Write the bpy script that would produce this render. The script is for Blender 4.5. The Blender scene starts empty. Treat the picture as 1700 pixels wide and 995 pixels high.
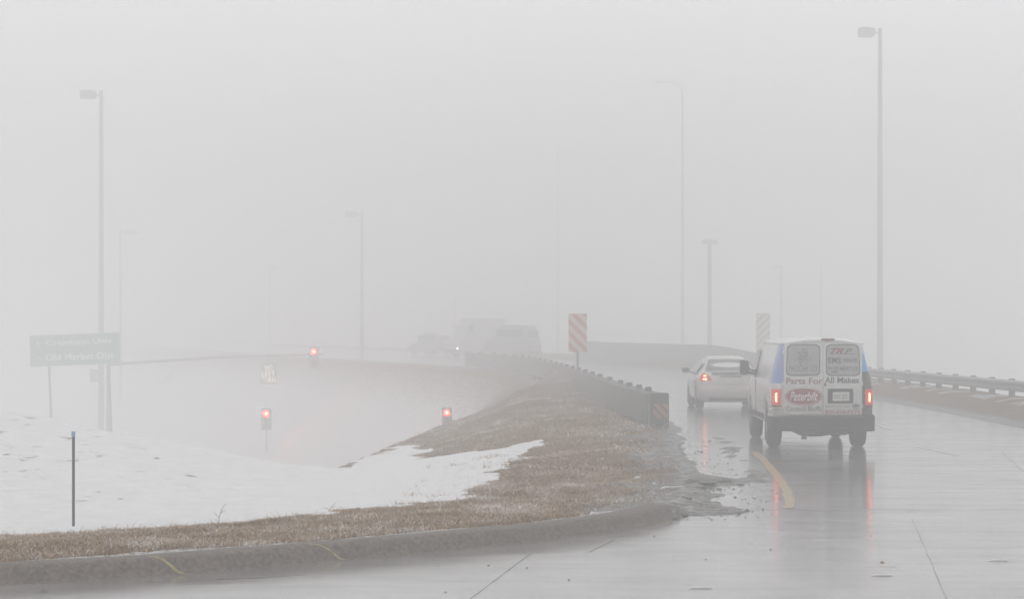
import bpy, bmesh, math, random
import numpy as np
from mathutils import Vector, Matrix, noise

# ------------------------------------------------------------------ camera, sky, light
S = bpy.context.scene
R = math.radians
F = 3600.0                      # focal length in photo pixels
CAMZ = 2.3
cam = bpy.data.cameras.new('camera')
cam_o = bpy.data.objects.new('camera', cam)
S.collection.objects.link(cam_o)
S.camera = cam_o
cam_o.location = (0, 0, CAMZ)
cam_o.rotation_euler = (R(90), 0, 0)
cam.sensor_width = 36
cam.lens = 36 * F / 1700
cam.shift_y = 0.025
cam.clip_end = 3000

world = bpy.data.worlds.new('World')
S.world = world
world.use_nodes = True
wn = world.node_tree
bg = wn.nodes['Background']
sky = wn.nodes.new('ShaderNodeTexSky')
sky.sky_type = 'NISHITA'
sky.sun_disc = False
sky.sun_elevation = R(48)
sky.sun_rotation = R(20)
hs = wn.nodes.new('ShaderNodeHueSaturation')
hs.inputs['Saturation'].default_value = 0.06
wn.links.new(sky.outputs[0], hs.inputs['Color'])
wn.links.new(hs.outputs[0], bg.inputs[0])
bg.inputs[1].default_value = 0.15

sun = bpy.data.lights.new('sun', 'SUN')
sun.energy = 0.8
sun.angle = R(40)
sun.color = (1, .985, .96)
sun_o = bpy.data.objects.new('sun', sun)
sun_o.rotation_euler = (R(42), 0, R(-20))
S.collection.objects.link(sun_o)

S.view_settings.view_transform = 'Standard'
S.view_settings.look = 'None'
S.view_settings.exposure = 0.27
S.view_settings.gamma = 1
S.cycles.volume_bounces = 12
S.cycles.max_bounces = 16
S.cycles.use_denoising = True
S.cycles.sample_clamp_indirect = 6

rnd = random.Random(7)
C = S.collection


# ------------------------------------------------------------------ helpers
def at(px, py, d):
    """a point of the place seen at photo pixel px,py when it stands d metres away"""
    return Vector(((px - 850) / F * d, d, CAMZ + (540 - py) / F * d))


def mat(name, col, rough=.6, metal=0.0, noise_amt=.15, scale=6.0, bump=0.0, bscale=60., spec=.5, coat=0.0):
    m = bpy.data.materials.new(name)
    m.use_nodes = True
    nt = m.node_tree
    b = nt.nodes['Principled BSDF']
    b.inputs['Roughness'].default_value = rough
    b.inputs['Metallic'].default_value = metal
    b.inputs['Specular IOR Level'].default_value = spec
    b.inputs['Coat Weight'].default_value = coat
    tc = nt.nodes.new('ShaderNodeTexCoord')
    n = nt.nodes.new('ShaderNodeTexNoise')
    n.inputs['Scale'].default_value = scale
    n.inputs['Detail'].default_value = 6
    nt.links.new(tc.outputs['Object'], n.inputs['Vector'])
    r = nt.nodes.new('ShaderNodeValToRGB')
    lo = [c * (1 - noise_amt) for c in col]
    hi = [min(1, c * (1 + noise_amt)) for c in col]
    r.color_ramp.elements[0].color = (*lo, 1)
    r.color_ramp.elements[1].color = (*hi, 1)
    r.color_ramp.elements[0].position = .3
    r.color_ramp.elements[1].position = .7
    nt.links.new(n.outputs[0], r.inputs[0])
    nt.links.new(r.outputs[0], b.inputs['Base Color'])
    if bump:
        n2 = nt.nodes.new('ShaderNodeTexNoise')
        n2.inputs['Scale'].default_value = bscale
        n2.inputs['Detail'].default_value = 5
        nt.links.new(tc.outputs['Object'], n2.inputs['Vector'])
        bp = nt.nodes.new('ShaderNodeBump')
        bp.inputs['Distance'].default_value = bump
        nt.links.new(n2.outputs[0], bp.inputs['Height'])
        nt.links.new(bp.outputs[0], b.inputs['Normal'])
    return m


def emat(name, base, emi, strength):
    m = mat(name, base, .3, noise_amt=.05)
    b = m.node_tree.nodes['Principled BSDF']
    b.inputs['Emission Color'].default_value = (*emi, 1)
    b.inputs['Emission Strength'].default_value = strength
    return m


class MB:
    def __init__(self):
        self.v, self.f, self.m = [], [], []

    def add(self, verts, faces, M=None, mi=0):
        k = len(self.v)
        for p in verts:
            p = Vector(p)
            self.v.append(M @ p if M is not None else p)
        for f in faces:
            self.f.append([k + i for i in f])
            self.m.append(mi)
        return self

    def box(self, lo, hi, M=None, mi=0):
        (a, b, c), (d, e, f) = lo, hi
        return self.add([(a, b, c), (d, b, c), (d, e, c), (a, e, c), (a, b, f), (d, b, f), (d, e, f), (a, e, f)],
                        [(0, 3, 2, 1), (4, 5, 6, 7), (0, 1, 5, 4), (1, 2, 6, 5), (2, 3, 7, 6), (3, 0, 4, 7)], M, mi)

    def loft(self, rings, closed=True, cap=True, mi=0, mfun=None):
        k = len(self.v)
        n = len(rings[0])
        for r in rings:
            self.v.extend(Vector(p) for p in r)
        for i in range(len(rings) - 1):
            for j in range(n if closed else n - 1):
                a, b = k + i * n + j, k + i * n + (j + 1) % n
                self.f.append([a, b, b + n, a + n])
                if mfun:
                    c = sum((self.v[q] for q in self.f[-1]), Vector()) / 4
                    self.m.append(mfun(c))
                else:
                    self.m.append(mi)
        if cap:
            self.f.append([k + j for j in range(n)][::-1]); self.m.append(mi)
            self.f.append([k + (len(rings) - 1) * n + j for j in range(n)]); self.m.append(mi)
        return self

    def tube(self, pts, rad, seg=10, mi=0):
        pts = [Vector(p) for p in pts]
        rads = rad if isinstance(rad, (list, tuple)) else [rad] * len(pts)
        rings = []
        for i, p in enumerate(pts):
            t = (pts[min(i + 1, len(pts) - 1)] - pts[max(i - 1, 0)]).normalized()
            u = t.orthogonal().normalized() if abs(t.z) < .9 else Vector((1, 0, 0))
            u = (u - t * u.dot(t)).normalized()
            w = t.cross(u)
            rings.append([p + (u * math.cos(a) + w * math.sin(a)) * rads[i] for a in (2 * math.pi * s / seg for s in range(seg))])
        return self.loft(rings, mi=mi)

    def lathe_x(self, prof, c, seg=28, mi=0):
        """profile of (x, r) turned about the x axis through c"""
        rings = []
        for x, r in prof:
            rings.append([(c[0] + x, c[1] + r * math.cos(2 * math.pi * s / seg), c[2] + r * math.sin(2 * math.pi * s / seg)) for s in range(seg)])
        return self.loft(rings, mi=mi)

    def prism(self, pts, y0, y1, mi=0):
        """outline of (x,z) points given a thickness along y"""
        n = len(pts)
        return self.add([(x, y0, z) for x, z in pts] + [(x, y1, z) for x, z in pts],
                        [list(range(n)), [n + i for i in range(n)][::-1]] + [(i, n + i, n + (i + 1) % n, (i + 1) % n) for i in range(n)], None, mi)

    def build(self, name, mats, parent=None, smooth=35, bevel=0, seg=2):
        me = bpy.data.meshes.new(name)
        me.from_pydata([tuple(p) for p in self.v], [], self.f)
        for m in (mats if isinstance(mats, (list, tuple)) else [mats]):
            me.materials.append(m)
        if len(me.materials) > 1:
            me.polygons.foreach_set('material_index', self.m)
        bm = bmesh.new(); bm.from_mesh(me)
        bmesh.ops.recalc_face_normals(bm, faces=bm.faces)
        bm.to_mesh(me); bm.free()
        if smooth:
            me.shade_smooth()
            me.set_sharp_from_angle(angle=R(smooth))
        o = bpy.data.objects.new(name, me)
        C.objects.link(o)
        if parent is not None:
            o.parent = parent
        if bevel:
            b = o.modifiers.new('bevel', 'BEVEL'); b.width = bevel; b.segments = seg; b.limit_method = 'ANGLE'
        return o


def rrect(cx, cz, w, h, r, n=5):
    out = []
    for qx, qz, a0 in ((1, 1, 0), (-1, 1, 90), (-1, -1, 180), (1, -1, 270)):
        for i in range(n):
            a = R(a0 + 90 * i / (n - 1))
            out.append((cx + qx * (w / 2 - r) + r * math.cos(a), cz + qz * (h / 2 - r) + r * math.sin(a)))
    return out


def tag(o, label, cat, group=None, kind=None):
    o['label'] = label
    o['category'] = cat
    if group: o['group'] = group
    if kind: o['kind'] = kind
    return o


def thing(name, label, cat, loc=(0, 0, 0), rz=0, group=None):
    o = bpy.data.objects.new(name, None)
    C.objects.link(o)
    o.location = loc
    o.rotation_euler = (0, 0, rz)
    return tag(o, label, cat, group)


def text(name, s, m, parent, loc, h, w=None, shear=0., bold=0.0, ext=.004, rz=0.0, spacing=1.0):
    """upright lettering facing -y, its centre at loc"""
    c = bpy.data.curves.new(name, 'FONT')
    c.body = s; c.align_x = 'CENTER'; c.align_y = 'CENTER'
    c.size = 1; c.shear = shear; c.offset = bold; c.extrude = 0; c.resolution_u = 3
    c.space_line = spacing
    t = bpy.data.objects.new(name, c)
    C.objects.link(t)
    bpy.context.view_layer.update()
    me = bpy.data.meshes.new_from_object(t.evaluated_get(bpy.context.evaluated_depsgraph_get()))
    bpy.data.objects.remove(t)
    co = np.array([v.co[:] for v in me.vertices])
    lo, hi = co.min(0), co.max(0)
    sz = hi - lo
    ky = h / sz[1]
    kx = (w / sz[0]) if w else ky
    mid = (lo + hi) / 2
    bm = bmesh.new(); bm.from_mesh(me)
    for v in bm.verts:
        v.co = ((v.co.x - mid[0]) * kx, 0, (v.co.y - mid[1]) * ky)
    r = bmesh.ops.extrude_face_region(bm, geom=bm.faces[:])
    for g in r['geom']:
        if isinstance(g, bmesh.types.BMVert): g.co.y -= ext
    bmesh.ops.recalc_face_normals(bm, faces=bm.faces)
    bm.to_mesh(me); bm.free()
    me.name = name
    me.materials.clear(); me.materials.append(m)
    o = bpy.data.objects.new(name, me)
    C.objects.link(o)
    o.parent = parent
    o.location = loc
    o.rotation_euler = (0, rz, 0)
    return o


# ------------------------------------------------------------------ materials
M = {}
M['pole'] = mat('galvanised', (.20, .20, .205), .6)  # albedo raised so distant poles fade as in thicker haze
M['darkpole'] = mat('dark_metal', (.05, .05, .05), .5)
M['steel'] = mat('rail_steel', (.26, .265, .27), .4, .4, bump=.002, bscale=8)
M['darksteel'] = mat('weathered_rail', (.085, .085, .08), .6, .1)
M['white'] = mat('van_white', (.74, .74, .74), .25, coat=.4, noise_amt=.05, scale=2)
M['blue'] = mat('van_blue', (.24, .31, .60), .3, noise_amt=.06)
M['sky_blue'] = mat('van_sky_blue', (.12, .42, .80), .3, noise_amt=.06)
M['wrapdark'] = mat('van_dark_wrap', (.05, .045, .045), .35, noise_amt=.1)
M['black'] = mat('black_plastic', (.02, .02, .02), .45)
M['bumper'] = mat('dark_bumper', (.022, .019, .017), .65, spec=.3)
M['under'] = mat('underbody', (.02, .02, .02), .8)
M['rubber'] = mat('tyre_rubber', (.022, .022, .022), .7)
M['rim'] = mat('wheel_steel', (.3, .3, .31), .35, .5)
M['glass'] = mat('vehicle_glass', (.06, .065, .07), .08, noise_amt=.05)
M['decalglass'] = mat('printed_window', (.40, .41, .405), .25, noise_amt=.06, scale=8)
M['gasket'] = mat('window_gasket', (.05, .05, .05), .6)
M['ink'] = mat('dark_lettering', (.05, .035, .035), .5)
M['greyink'] = mat('grey_lettering', (.12, .12, .12), .5)
M['redink'] = mat('red_emblem', (.28, .025, .035), .35)
M['reddark'] = mat('dark_red_lettering', (.25, .06, .06), .5)
M['whiteink'] = mat('white_lettering', (.75, .73, .72), .5)
M['sedan'] = mat('sedan_paint', (.60, .58, .55), .25, coat=.4, noise_amt=.04, scale=2)
M['pinkish'] = mat('sedan_lower_paint', (.50, .46, .44), .35, noise_amt=.06)
M['chrome'] = mat('bright_trim', (.7, .7, .7), .15, .8)
M['plate'] = mat('plate_paint', (.6, .6, .58), .5)
M['lens'] = emat('red_lens', (.22, .01, .01), (1, .04, .02), .38)
M['core'] = emat('lamp_core', (.6, .1, .05), (1, .22, .10), 9.)
M['deadlens'] = mat('unlit_red_lens', (.14, .015, .015), .25)
M['amberlens'] = mat('smoked_lens', (.25, .2, .17), .25)
M['signal'] = emat('red_signal_lens', (.5, .02, .02), (1, .0016, .0012), 420.)
M['signalcore'] = emat('red_signal_core', (.5, .02, .02), (1, .008, .004), 500.)
M['signalyellow'] = mat('signal_housing', (.16, .15, .12), .6)  # tone lifted to sink the far housings into the haze
M['led'] = emat('sign_led', (.8, .8, .75), (1, .84, .62), 3.)
M['green'] = mat('sign_green', (.008, .22, .13), .4, noise_amt=.05)
M['letter'] = mat('sign_letter', (.75, .78, .76), .4)
M['concrete'] = mat('parapet_concrete', (.27, .27, .26), .8)  # lightened to stand in for more fog over the far parapet
M['kerb'] = mat('kerb_concrete', (.15, .115, .09), .7, noise_amt=.5, scale=22, bump=.012, bscale=60, spec=.3)
M['yellow'] = mat('worn_yellow_paint', (.50, .32, .10), .35, noise_amt=.5, scale=22)
M['markwhite'] = mat('worn_white_paint', (.55, .55, .54), .3, noise_amt=.2, scale=9)
M['joint'] = mat('joint_tar', (.10, .10, .10), .35)
M['yellowspray'] = mat('yellow_spray_paint', (.38, .31, .12), .6, noise_amt=.5, scale=30)
M['litter'] = mat('litter_white', (.75, .75, .75), .6)
M['slush'] = mat('slush', (.66, .67, .68), .4, bump=.02, bscale=20)
M['leaf'] = mat('dead_leaf', (.28, .12, .05), .7)
M['stake'] = mat('stake_grey', (.06, .06, .065), .6)
M['stakeblue'] = mat('stake_blue', (.22, .42, .62), .5)
M['debris'] = mat('broken_pavement', (.10, .095, .085), .5, noise_amt=.4, bump=.01, bscale=20)
M['truckhazed'] = mat('hazed_van_paint', (.27, .27, .275), .6)  # dark paint made paler, haze mixed into the colour
M['trucklight'] = mat('pale_truck_paint', (.55, .55, .55), .5)
M['carpaint'] = mat('grey_car_paint', (.26, .255, .255), .4)
M['headlamp'] = emat('head_lamp', (.8, .8, .8), (1, .98, .95), 8.)
M['weed'] = mat('weed_stalk', (.16, .11, .08), .8)


r_ = [n for n in M['yellow'].node_tree.nodes if n.type == 'VALTORGB'][0]
r_.color_ramp.elements[0].color = (.34, .25, .13, 1); r_.color_ramp.elements[0].position = .42
r_.color_ramp.elements[1].color = (.62, .37, .07, 1); r_.color_ramp.elements[1].position = .58


def grime(m, z0, z1, col):
    """road dirt thrown up over the lower panels, in blotches"""
    nt = m.node_tree; L = nt.links
    b = nt.nodes['Principled BSDF']
    src = b.inputs['Base Color'].links[0].from_socket
    tc = nt.nodes.new('ShaderNodeTexCoord'); sp = nt.nodes.new('ShaderNodeSeparateXYZ')
    L.new(tc.outputs['Object'], sp.inputs[0])
    mr = nt.nodes.new('ShaderNodeMapRange'); mr.inputs[1].default_value = z0; mr.inputs[2].default_value = z1
    mr.inputs[3].default_value = .85; mr.inputs[4].default_value = .04
    L.new(sp.outputs[2], mr.inputs[0])
    n = nt.nodes.new('ShaderNodeTexNoise'); n.inputs['Scale'].default_value = 5; n.inputs['Detail'].default_value = 8
    L.new(tc.outputs['Object'], n.inputs['Vector'])
    mu = nt.nodes.new('ShaderNodeMath'); mu.operation = 'MULTIPLY'; mu.use_clamp = True
    ad = nt.nodes.new('ShaderNodeMath'); ad.operation = 'ADD'; ad.inputs[1].default_value = .35
    L.new(n.outputs[0], ad.inputs[0]); L.new(ad.outputs[0], mu.inputs[0]); L.new(mr.outputs[0], mu.inputs[1])
    mx = nt.nodes.new('ShaderNodeMix'); mx.data_type = 'RGBA'
    mx.inputs[7].default_value = (*col, 1)
    L.new(mu.outputs[0], mx.inputs[0]); L.new(src, mx.inputs[6]); L.new(mx.outputs[2], b.inputs['Base Color'])


grime(M['white'], .45, 1.5, (.36, .32, .29))
grime(M['sedan'], .3, 1.0, (.36, .30, .28))


for k_ in ('joint', 'yellow', 'markwhite', 'slush'):
    b_ = M[k_].node_tree.nodes['Principled BSDF']
    b_.inputs['Coat Weight'].default_value = .6; b_.inputs['Coat Roughness'].default_value = .14; b_.inputs['Coat IOR'].default_value = 1.4


def stripes(name, c1, c2, sign, width):
    m = bpy.data.materials.new(name)
    m.use_nodes = True
    nt = m.node_tree
    b = nt.nodes['Principled BSDF']
    b.inputs['Roughness'].default_value = .45
    tc = nt.nodes.new('ShaderNodeTexCoord')
    sp = nt.nodes.new('ShaderNodeSeparateXYZ')
    nt.links.new(tc.outputs['Object'], sp.inputs[0])
    mx = nt.nodes.new('ShaderNodeMath'); mx.operation = 'MULTIPLY_ADD'
    mx.inputs[1].default_value = sign
    nt.links.new(sp.outputs[0], mx.inputs[0]); nt.links.new(sp.outputs[2], mx.inputs[2])
    dv = nt.nodes.new('ShaderNodeMath'); dv.operation = 'DIVIDE'; dv.inputs[1].default_value = width
    nt.links.new(mx.outputs[0], dv.inputs[0])
    fr = nt.nodes.new('ShaderNodeMath'); fr.operation = 'FRACT'
    nt.links.new(dv.outputs[0], fr.inputs[0])
    gt = nt.nodes.new('ShaderNodeMath'); gt.operation = 'GREATER_THAN'; gt.inputs[1].default_value = .5
    nt.links.new(fr.outputs[0], gt.inputs[0])
    mi = nt.nodes.new('ShaderNodeMix'); mi.data_type = 'RGBA'
    mi.inputs[6].default_value = (*c1, 1); mi.inputs[7].default_value = (*c2, 1)
    nt.links.new(gt.outputs[0], mi.inputs[0])
    nt.links.new(mi.outputs[2], b.inputs['Base Color'])
    return m


M['hazard'] = stripes('orange_white_stripes', (.50, .13, .07), (.60, .50, .40), 1, .42)
M['hazard2'] = stripes('yellow_white_stripes', (.34, .27, .13), (.66, .62, .5), -1, .42)
M['hazardlow'] = stripes('faded_orange_stripes', (.40, .19, .10), (.10, .08, .07), 1, .20)

# ------------------------------------------------------------------ the ground plan
# edge of the carriageway: gutter of the kerb first, then the left edge of the ramp
KERB = [(-60, 14.5), (-30, 15.2), (-15, 16.6), (-9, 17.8), (-5.8, 18.7), (-4.5, 19.1), (-3.14, 19.85), (-1.7, 21.05), (-.61, 22.0), (.72, 23.4), (1.55, 24.7), (2.05, 26.1)]
LEFT = [(2.15, 27.3), (2.35, 28.5), (2.75, 31), (2.9, 34), (3.0, 38), (3.25, 42.5), (3.65, 50), (3.42, 56), (3.12, 62), (2.95, 70), (2.55, 80), (1.95, 92), (.95, 105), (-2, 118), (-6, 130), (-11, 145), (-17, 163), (-25, 190), (-40, 245), (-60, 320)]
RIGHT = [(13, -8), (12.3, 20), (11.6, 35), (11.3, 47), (11.3, 55), (11.05, 66), (10.5, 80), (9.5, 100), (6.6, 120), (3.6, 137), (.9, 151), (-4, 170), (-13, 197), (-30, 250), (-50, 320)]
RIM = [(-60, 49, 3.0), (-25, 47.5, 1.7), (-14, 46, .85), (-10.6, 45, .5), (-8.2, 42.5, .22), (-6.3, 41, .03), (-4.6, 40.5, -.26), (-3.42, 42, -.52), (-2.94, 46, -.53), (-2.6, 52, -.59), (-2.26, 58, -.65),
       (-1.96, 64, -.72), (-1.56, 70, -.77), (-.75, 80, -.8), (.0, 90, -.68), (.0, 98, -.42), (-1.7, 107, -.2), (-5, 117, -.12), (-9.2, 130, -.1), (-14, 145, -.1), (-20, 163, -.1), (-28, 190, -.1), (-43, 245, -.1), (-63, 320, -.1)]


def smooth_line(pts, n=6):
    out = []
    P = [Vector(p) for p in pts]
    for i in range(len(P) - 1):
        p0, p1, p2, p3 = P[max(i - 1, 0)], P[i], P[i + 1], P[min(i + 2, len(P) - 1)]
        for k in range(n):
            t = k / n
            out.append(.5 * ((2 * p1) + (p2 - p0) * t + (2 * p0 - 5 * p1 + 4 * p2 - p3) * t * t + (3 * p1 - p0 - 3 * p2 + p3) * t ** 3))
    out.append(P[-1])
    return out


def seg_dist(X, Y, line):
    """distance to a polyline, its side (positive on the left of its direction) and the blended third coordinate"""
    best = np.full(X.shape, 1e18); side = np.zeros(X.shape); zz = np.zeros(X.shape)
    for a, b in zip(line[:-1], line[1:]):
        ax, ay, bx, by = a[0], a[1], b[0], b[1]
        dx, dy = bx - ax, by - ay
        L = dx * dx + dy * dy + 1e-12
        t = np.clip(((X - ax) * dx + (Y - ay) * dy) / L, 0, 1)
        qx, qy = ax + t * dx, ay + t * dy
        d = (X - qx) ** 2 + (Y - qy) ** 2
        s = np.sign(dx * (Y - qy) - dy * (X - qx))
        w = d < best - 1e-12
        best = np.where(w, d, best); side = np.where(w, s, side)
        if len(a) > 2:
            zz = np.where(w, a[2] + t * (b[2] - a[2]), zz)
    return np.sqrt(best), side, zz


kerb_s = smooth_line([(x, y) for x, y in KERB], 6)
left_s = smooth_line([(x, y) for x, y in LEFT], 5)
right_s = smooth_line([(x, y) for x, y in RIGHT], 5)
edge_all = [tuple(p) for p in kerb_s] + [tuple(p) for p in left_s]
rim_s = [tuple(p) for p in smooth_line(RIM, 4)]

# control heights for the verge, the snow valley and the knoll
CP = [(-15, 17, .16), (-9, 18.1, .16), (-5.8, 19.05, .16), (-4.5, 19.45, .16), (-3.14, 20.2, .16), (-1.8, 21.4, .16), (-.75, 22.4, .16), (.55, 23.8, .16), (1.3, 25.1, .16), (1.7, 26.6, .1), (2.0, 28.5, .04), (2.3, 31, .02), (2.5, 35, .02), (2.7, 42, .02), (3.0, 50, .02), (2.5, 60, .15), (2.0, 72, .2), (1.1, 90, .25), (.2, 105, .04),
      (-15, 19, .2), (-9, 20, .14), (-5.6, 21.6, .10), (-3.6, 22.5, .09), (-1.8, 24.2, .07), (-.6, 26, .05), (.4, 29, -.02),
      (-6, 25, -.15), (-5.4, 27, -.2), (-3.3, 28, -.17), (-6.3, 30, -.2), (-3.3, 30, -.2), (-7.2, 35, -.06), (-8.4, 40, .15), (-5.8, 36, -.1), (-3.3, 33.6, -.22), (-3.4, 37, -.28), (-1.5, 36, -.2), (-.5, 39, -.22), (.4, 45, -.16), (-1.5, 31, -.15), (1, 34, -.02), (1.2, 38, .02), (1.4, 50, .12), (.5, 60, .22), (.3, 72, .3), (-15, 30, .4), (-25, 25, .6), (-25, 38, 1.2), (-14, 38, .5), (-14, 24, .2), (-.7, 56, -.35), (-.5, 70, -.4), (.2, 82, -.05)]
CP += [r for r in RIM if -26 < r[0] and r[1] < 100]
cp = np.array(CP, float)


def tps_kernel(r2):
    return np.where(r2 > 1e-9, .5 * r2 * np.log(r2 + 1e-12), 0)


n_cp = len(cp)
K = tps_kernel((cp[:, None, 0] - cp[None, :, 0]) ** 2 + (cp[:, None, 1] - cp[None, :, 1]) ** 2) + np.eye(n_cp) * .3
Pm = np.c_[np.ones(n_cp), cp[:, :2]]
A = np.block([[K, Pm], [Pm.T, np.zeros((3, 3))]])
W = np.linalg.solve(A, np.r_[cp[:, 2], np.zeros(3)])


def tps(X, Y):
    out = W[n_cp] + W[n_cp + 1] * X + W[n_cp + 2] * Y
    for k in range(n_cp):
        out = out + W[k] * tps_kernel((X - cp[k, 0]) ** 2 + (Y - cp[k, 1]) ** 2)
    return out


def vnoise(X, Y, s, seed=0, octaves=3):
    """cheap value noise on arrays, about -1..1"""
    tot = np.zeros(X.shape); amp = 1.; norm = 0.
    for o in range(octaves):
        x = X * s + 31.7 * (seed + o); y = Y * s - 17.3 * (seed + o)
        xi, yi = np.floor(x), np.floor(y)
        fx, fy = x - xi, y - yi
        fx = fx * fx * (3 - 2 * fx); fy = fy * fy * (3 - 2 * fy)
        h = lambda a, b: np.modf(np.abs(np.sin(a * 127.1 + b * 311.7 + seed * 74.7) * 43758.5453))[0] * 2 - 1
        v = (h(xi, yi) * (1 - fx) + h(xi + 1, yi) * fx) * (1 - fy) + (h(xi, yi + 1) * (1 - fx) + h(xi + 1, yi + 1) * fx) * fy
        tot += v * amp; norm += amp; amp *= .5; s *= 2.1
    return tot / norm


def height(X, Y):
    de, se, _ = seg_dist(X, Y, edge_all)
    e = de * se                                   # positive on the verge side
    dr, sr, _ = seg_dist(X, Y, [tuple(p) for p in right_s])
    er = -dr * sr                                 # positive beyond the right edge
    dm, sm, zm = seg_dist(X, Y, rim_s)
    beyond = dm * sm
    inner = tps(X, Y)
    nearY = np.clip((Y - 100) / 15, 0, 1)
    inner = inner * (1 - nearY) + (-.1 + .12 * np.clip(1 - de / 3, 0, 1)) * nearY
    farx = np.clip((-X - 25) / 10, 0, 1) * (Y < 60)
    inner = inner * (1 - farx) + (.2 + 1.8 * np.clip((Y - 18) / 28, 0, 1)) * farx
    wr = np.clip(1 - dm / 2.2, 0, 1) ** 1.5 * (Y > 38) * (X > -12)
    inner = inner * (1 - wr) + zm * wr
    fall = zm - .85 * np.maximum(beyond - .4, 0) - .12 * np.minimum(beyond, .4)
    fall = np.maximum(fall, -6.5 + .25 * np.exp(-np.maximum(beyond, 0) / 20))
    z = np.where(beyond > 0, fall, inner)
    # small relief
    off = np.clip(e / .6, 0, 1)
    z = z + off * (.018 * vnoise(X, Y, 1.3, 3) + .02 * vnoise(X, Y, .35, 5))
    # mud washed over the road edge, thinning out over the carriageway
    mudw = np.clip((Y - 24.5) / 2, 0, 1)
    mud = .006 + .042 * vnoise(X * .8, Y * .35, 2.6, 9, 5) - .055 * np.clip(-e, 0, 3)
    gutter = np.exp(-((e + .42) / .2) ** 2) * np.clip((Y - 31.5) / 2, 0, 1)
    mud = mud + .016 * vnoise(X, Y, 5.5, 19, 2) - .075 * gutter + .042 * np.exp(-((e + .95) / .3) ** 2) * np.clip((Y - 31) / 2, 0, 1) * np.clip((62 - Y) / 8, 0, 1)
    tongue = np.exp(-(((X - 2.35) / .45) ** 2 + ((Y - 26.8) / 1.7) ** 2)) * .05
    tongue2 = np.exp(-(((X - 3.05) / .75) ** 2 + ((Y - 32.0) / .9) ** 2)) * .06
    mud = mud + tongue + tongue2
    near_edge = np.clip(1 - np.abs(e) / .5, 0, 1) * mudw
    zin = np.where(Y > 24.5, mud, -.12)
    zin = np.maximum(zin, -.12)
    kz = -.12 + .285 * np.clip((e - .26) / .1, 0, 1)
    z = np.where((e >= 0) & (e < .40) & (Y < 25.6), np.minimum(z, kz), z)
    z = np.where(e < 0, zin * mudw + (1 - mudw) * -.12, z * (1 - near_edge) + near_edge * np.maximum(z * .4, mud + .02))
    # right verge
    rz = -.02 + .05 * np.clip(er, 0, 1.2) + .26 * np.clip((er - .9) / 1.4, 0, 1) + .02 * vnoise(X, Y, 1.1, 12) * np.clip(er * 2, 0, 1) - .42 * np.maximum(er - 3.2, 0)
    rz = np.maximum(rz, -5.)
    z = np.where(er > 0, rz, z)
    z = np.where((er <= 0) & (er > -.25) & (Y > 5), np.maximum(z, -.03 + .03 * vnoise(X, Y, 1.5, 14)), z)
    return z, e, er, beyond


def in_poly(px, py, poly):
    ins = np.zeros(px.shape, bool)
    j = len(poly) - 1
    for i in range(len(poly)):
        xi, yi = poly[i]; xj, yj = poly[j]
        c = ((yi > py) != (yj > py)) & (px < (xj - xi) * (py - yi) / (yj - yi + 1e-12) + xi)
        ins ^= c
        j = i
    return ins


# outline of the snow patch on the ground plan (metres)
def ground_pt(px, py, z):
    d = (CAMZ - z) * F / (py - 540)
    return ((px - 850) / F * d, d)


SNOW = [ground_pt(x, y, z) for x, y, z in ((-900, 880, .05), (-300, 884, .03), (0, 884, .0), (130, 880, 0), (350, 866, -.02), (520, 852, -.03), (600, 838, -.05), (700, 827, -.05), (790, 818, -.05), (812, 800, -.12), (835, 775, -.15), (905, 741, -.18), (800, 744, -.25), (700, 750, -.3), (705, 749, -.45), (690, 741, -.52), (664, 742, -.56), (600, 766, -.52), (560, 778, -.5))] + \
       [(-4.2, 41.5), (-6, 44), (-10, 50), (-25, 60), (-90, 62), (-90, 20)]


def masks(X, Y, z, e, er, beyond):
    jx = X + .6 * vnoise(X, Y, 1.2, 21, 5)
    jy = Y + 2.2 * vnoise(X, Y, .9, 25, 5)
    snow = in_poly(jx, jy, SNOW).astype(float)
    # bare streaks on the rise at the left of the valley
    streak = vnoise(X * 1.3, Y * 1.1 + X * .25, 3.4, 31, 4)
    bare = np.clip((-X - 4.2) / 3, 0, 1) * np.clip((Y - 29) / 5, 0, 1)
    snow = np.where(bare > .05, snow * (1 - .62 * np.clip((streak - .27 + .08 * bare) * 3, 0, 1)), snow)
    haze_snow = np.clip((beyond - 2) / 6, 0, 1) * .9 * (X < 2)  # snow colour put on far ground to brighten the fog
    haze_snow = np.where((er > 6) | ((beyond > 0) & (X < -9) & (Y < 90)), .8, haze_snow)
    haze_snow = np.where((beyond > 0) & (Y > 84), np.maximum(haze_snow, np.clip((Y - 84) / 14, 0, 1) * np.clip(.35 + beyond / 8, 0, .72)), haze_snow)  # far slope painted paler in place of thicker haze
    snow = np.maximum(snow, haze_snow)
    # slush along the back of the kerb and below the right hand rail
    slush = ((e > 0) & (e < .56 + .26 * vnoise(X, Y, 1.3, 45, 3)) & (Y < 25.0)).astype(float)
    rv = ((er > 1.9) & (er < 3.6) & (vnoise(X, Y, .9, 47, 4) > .05)).astype(float)
    mud = np.clip(1.25 - np.abs(e) / (1.35 + .8 * vnoise(X, Y, .8, 49, 3)), 0, 1) * (Y > 24.8) * (er < 0)
    mud = np.maximum(mud, (e < 0).astype(float))
    mud = np.where(er > 0, np.clip(1.2 - er / 1.4, 0, 1), mud)
    return snow, np.maximum(slush * .75, rv * .7), mud


def axis(parts):
    out = []
    for a, b, s in parts:
        n = max(1, int(round((b - a) / s)))
        out += [a + (b - a) * i / n for i in range(n)]
    out.append(parts[-1][1])
    return np.array(out)


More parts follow.
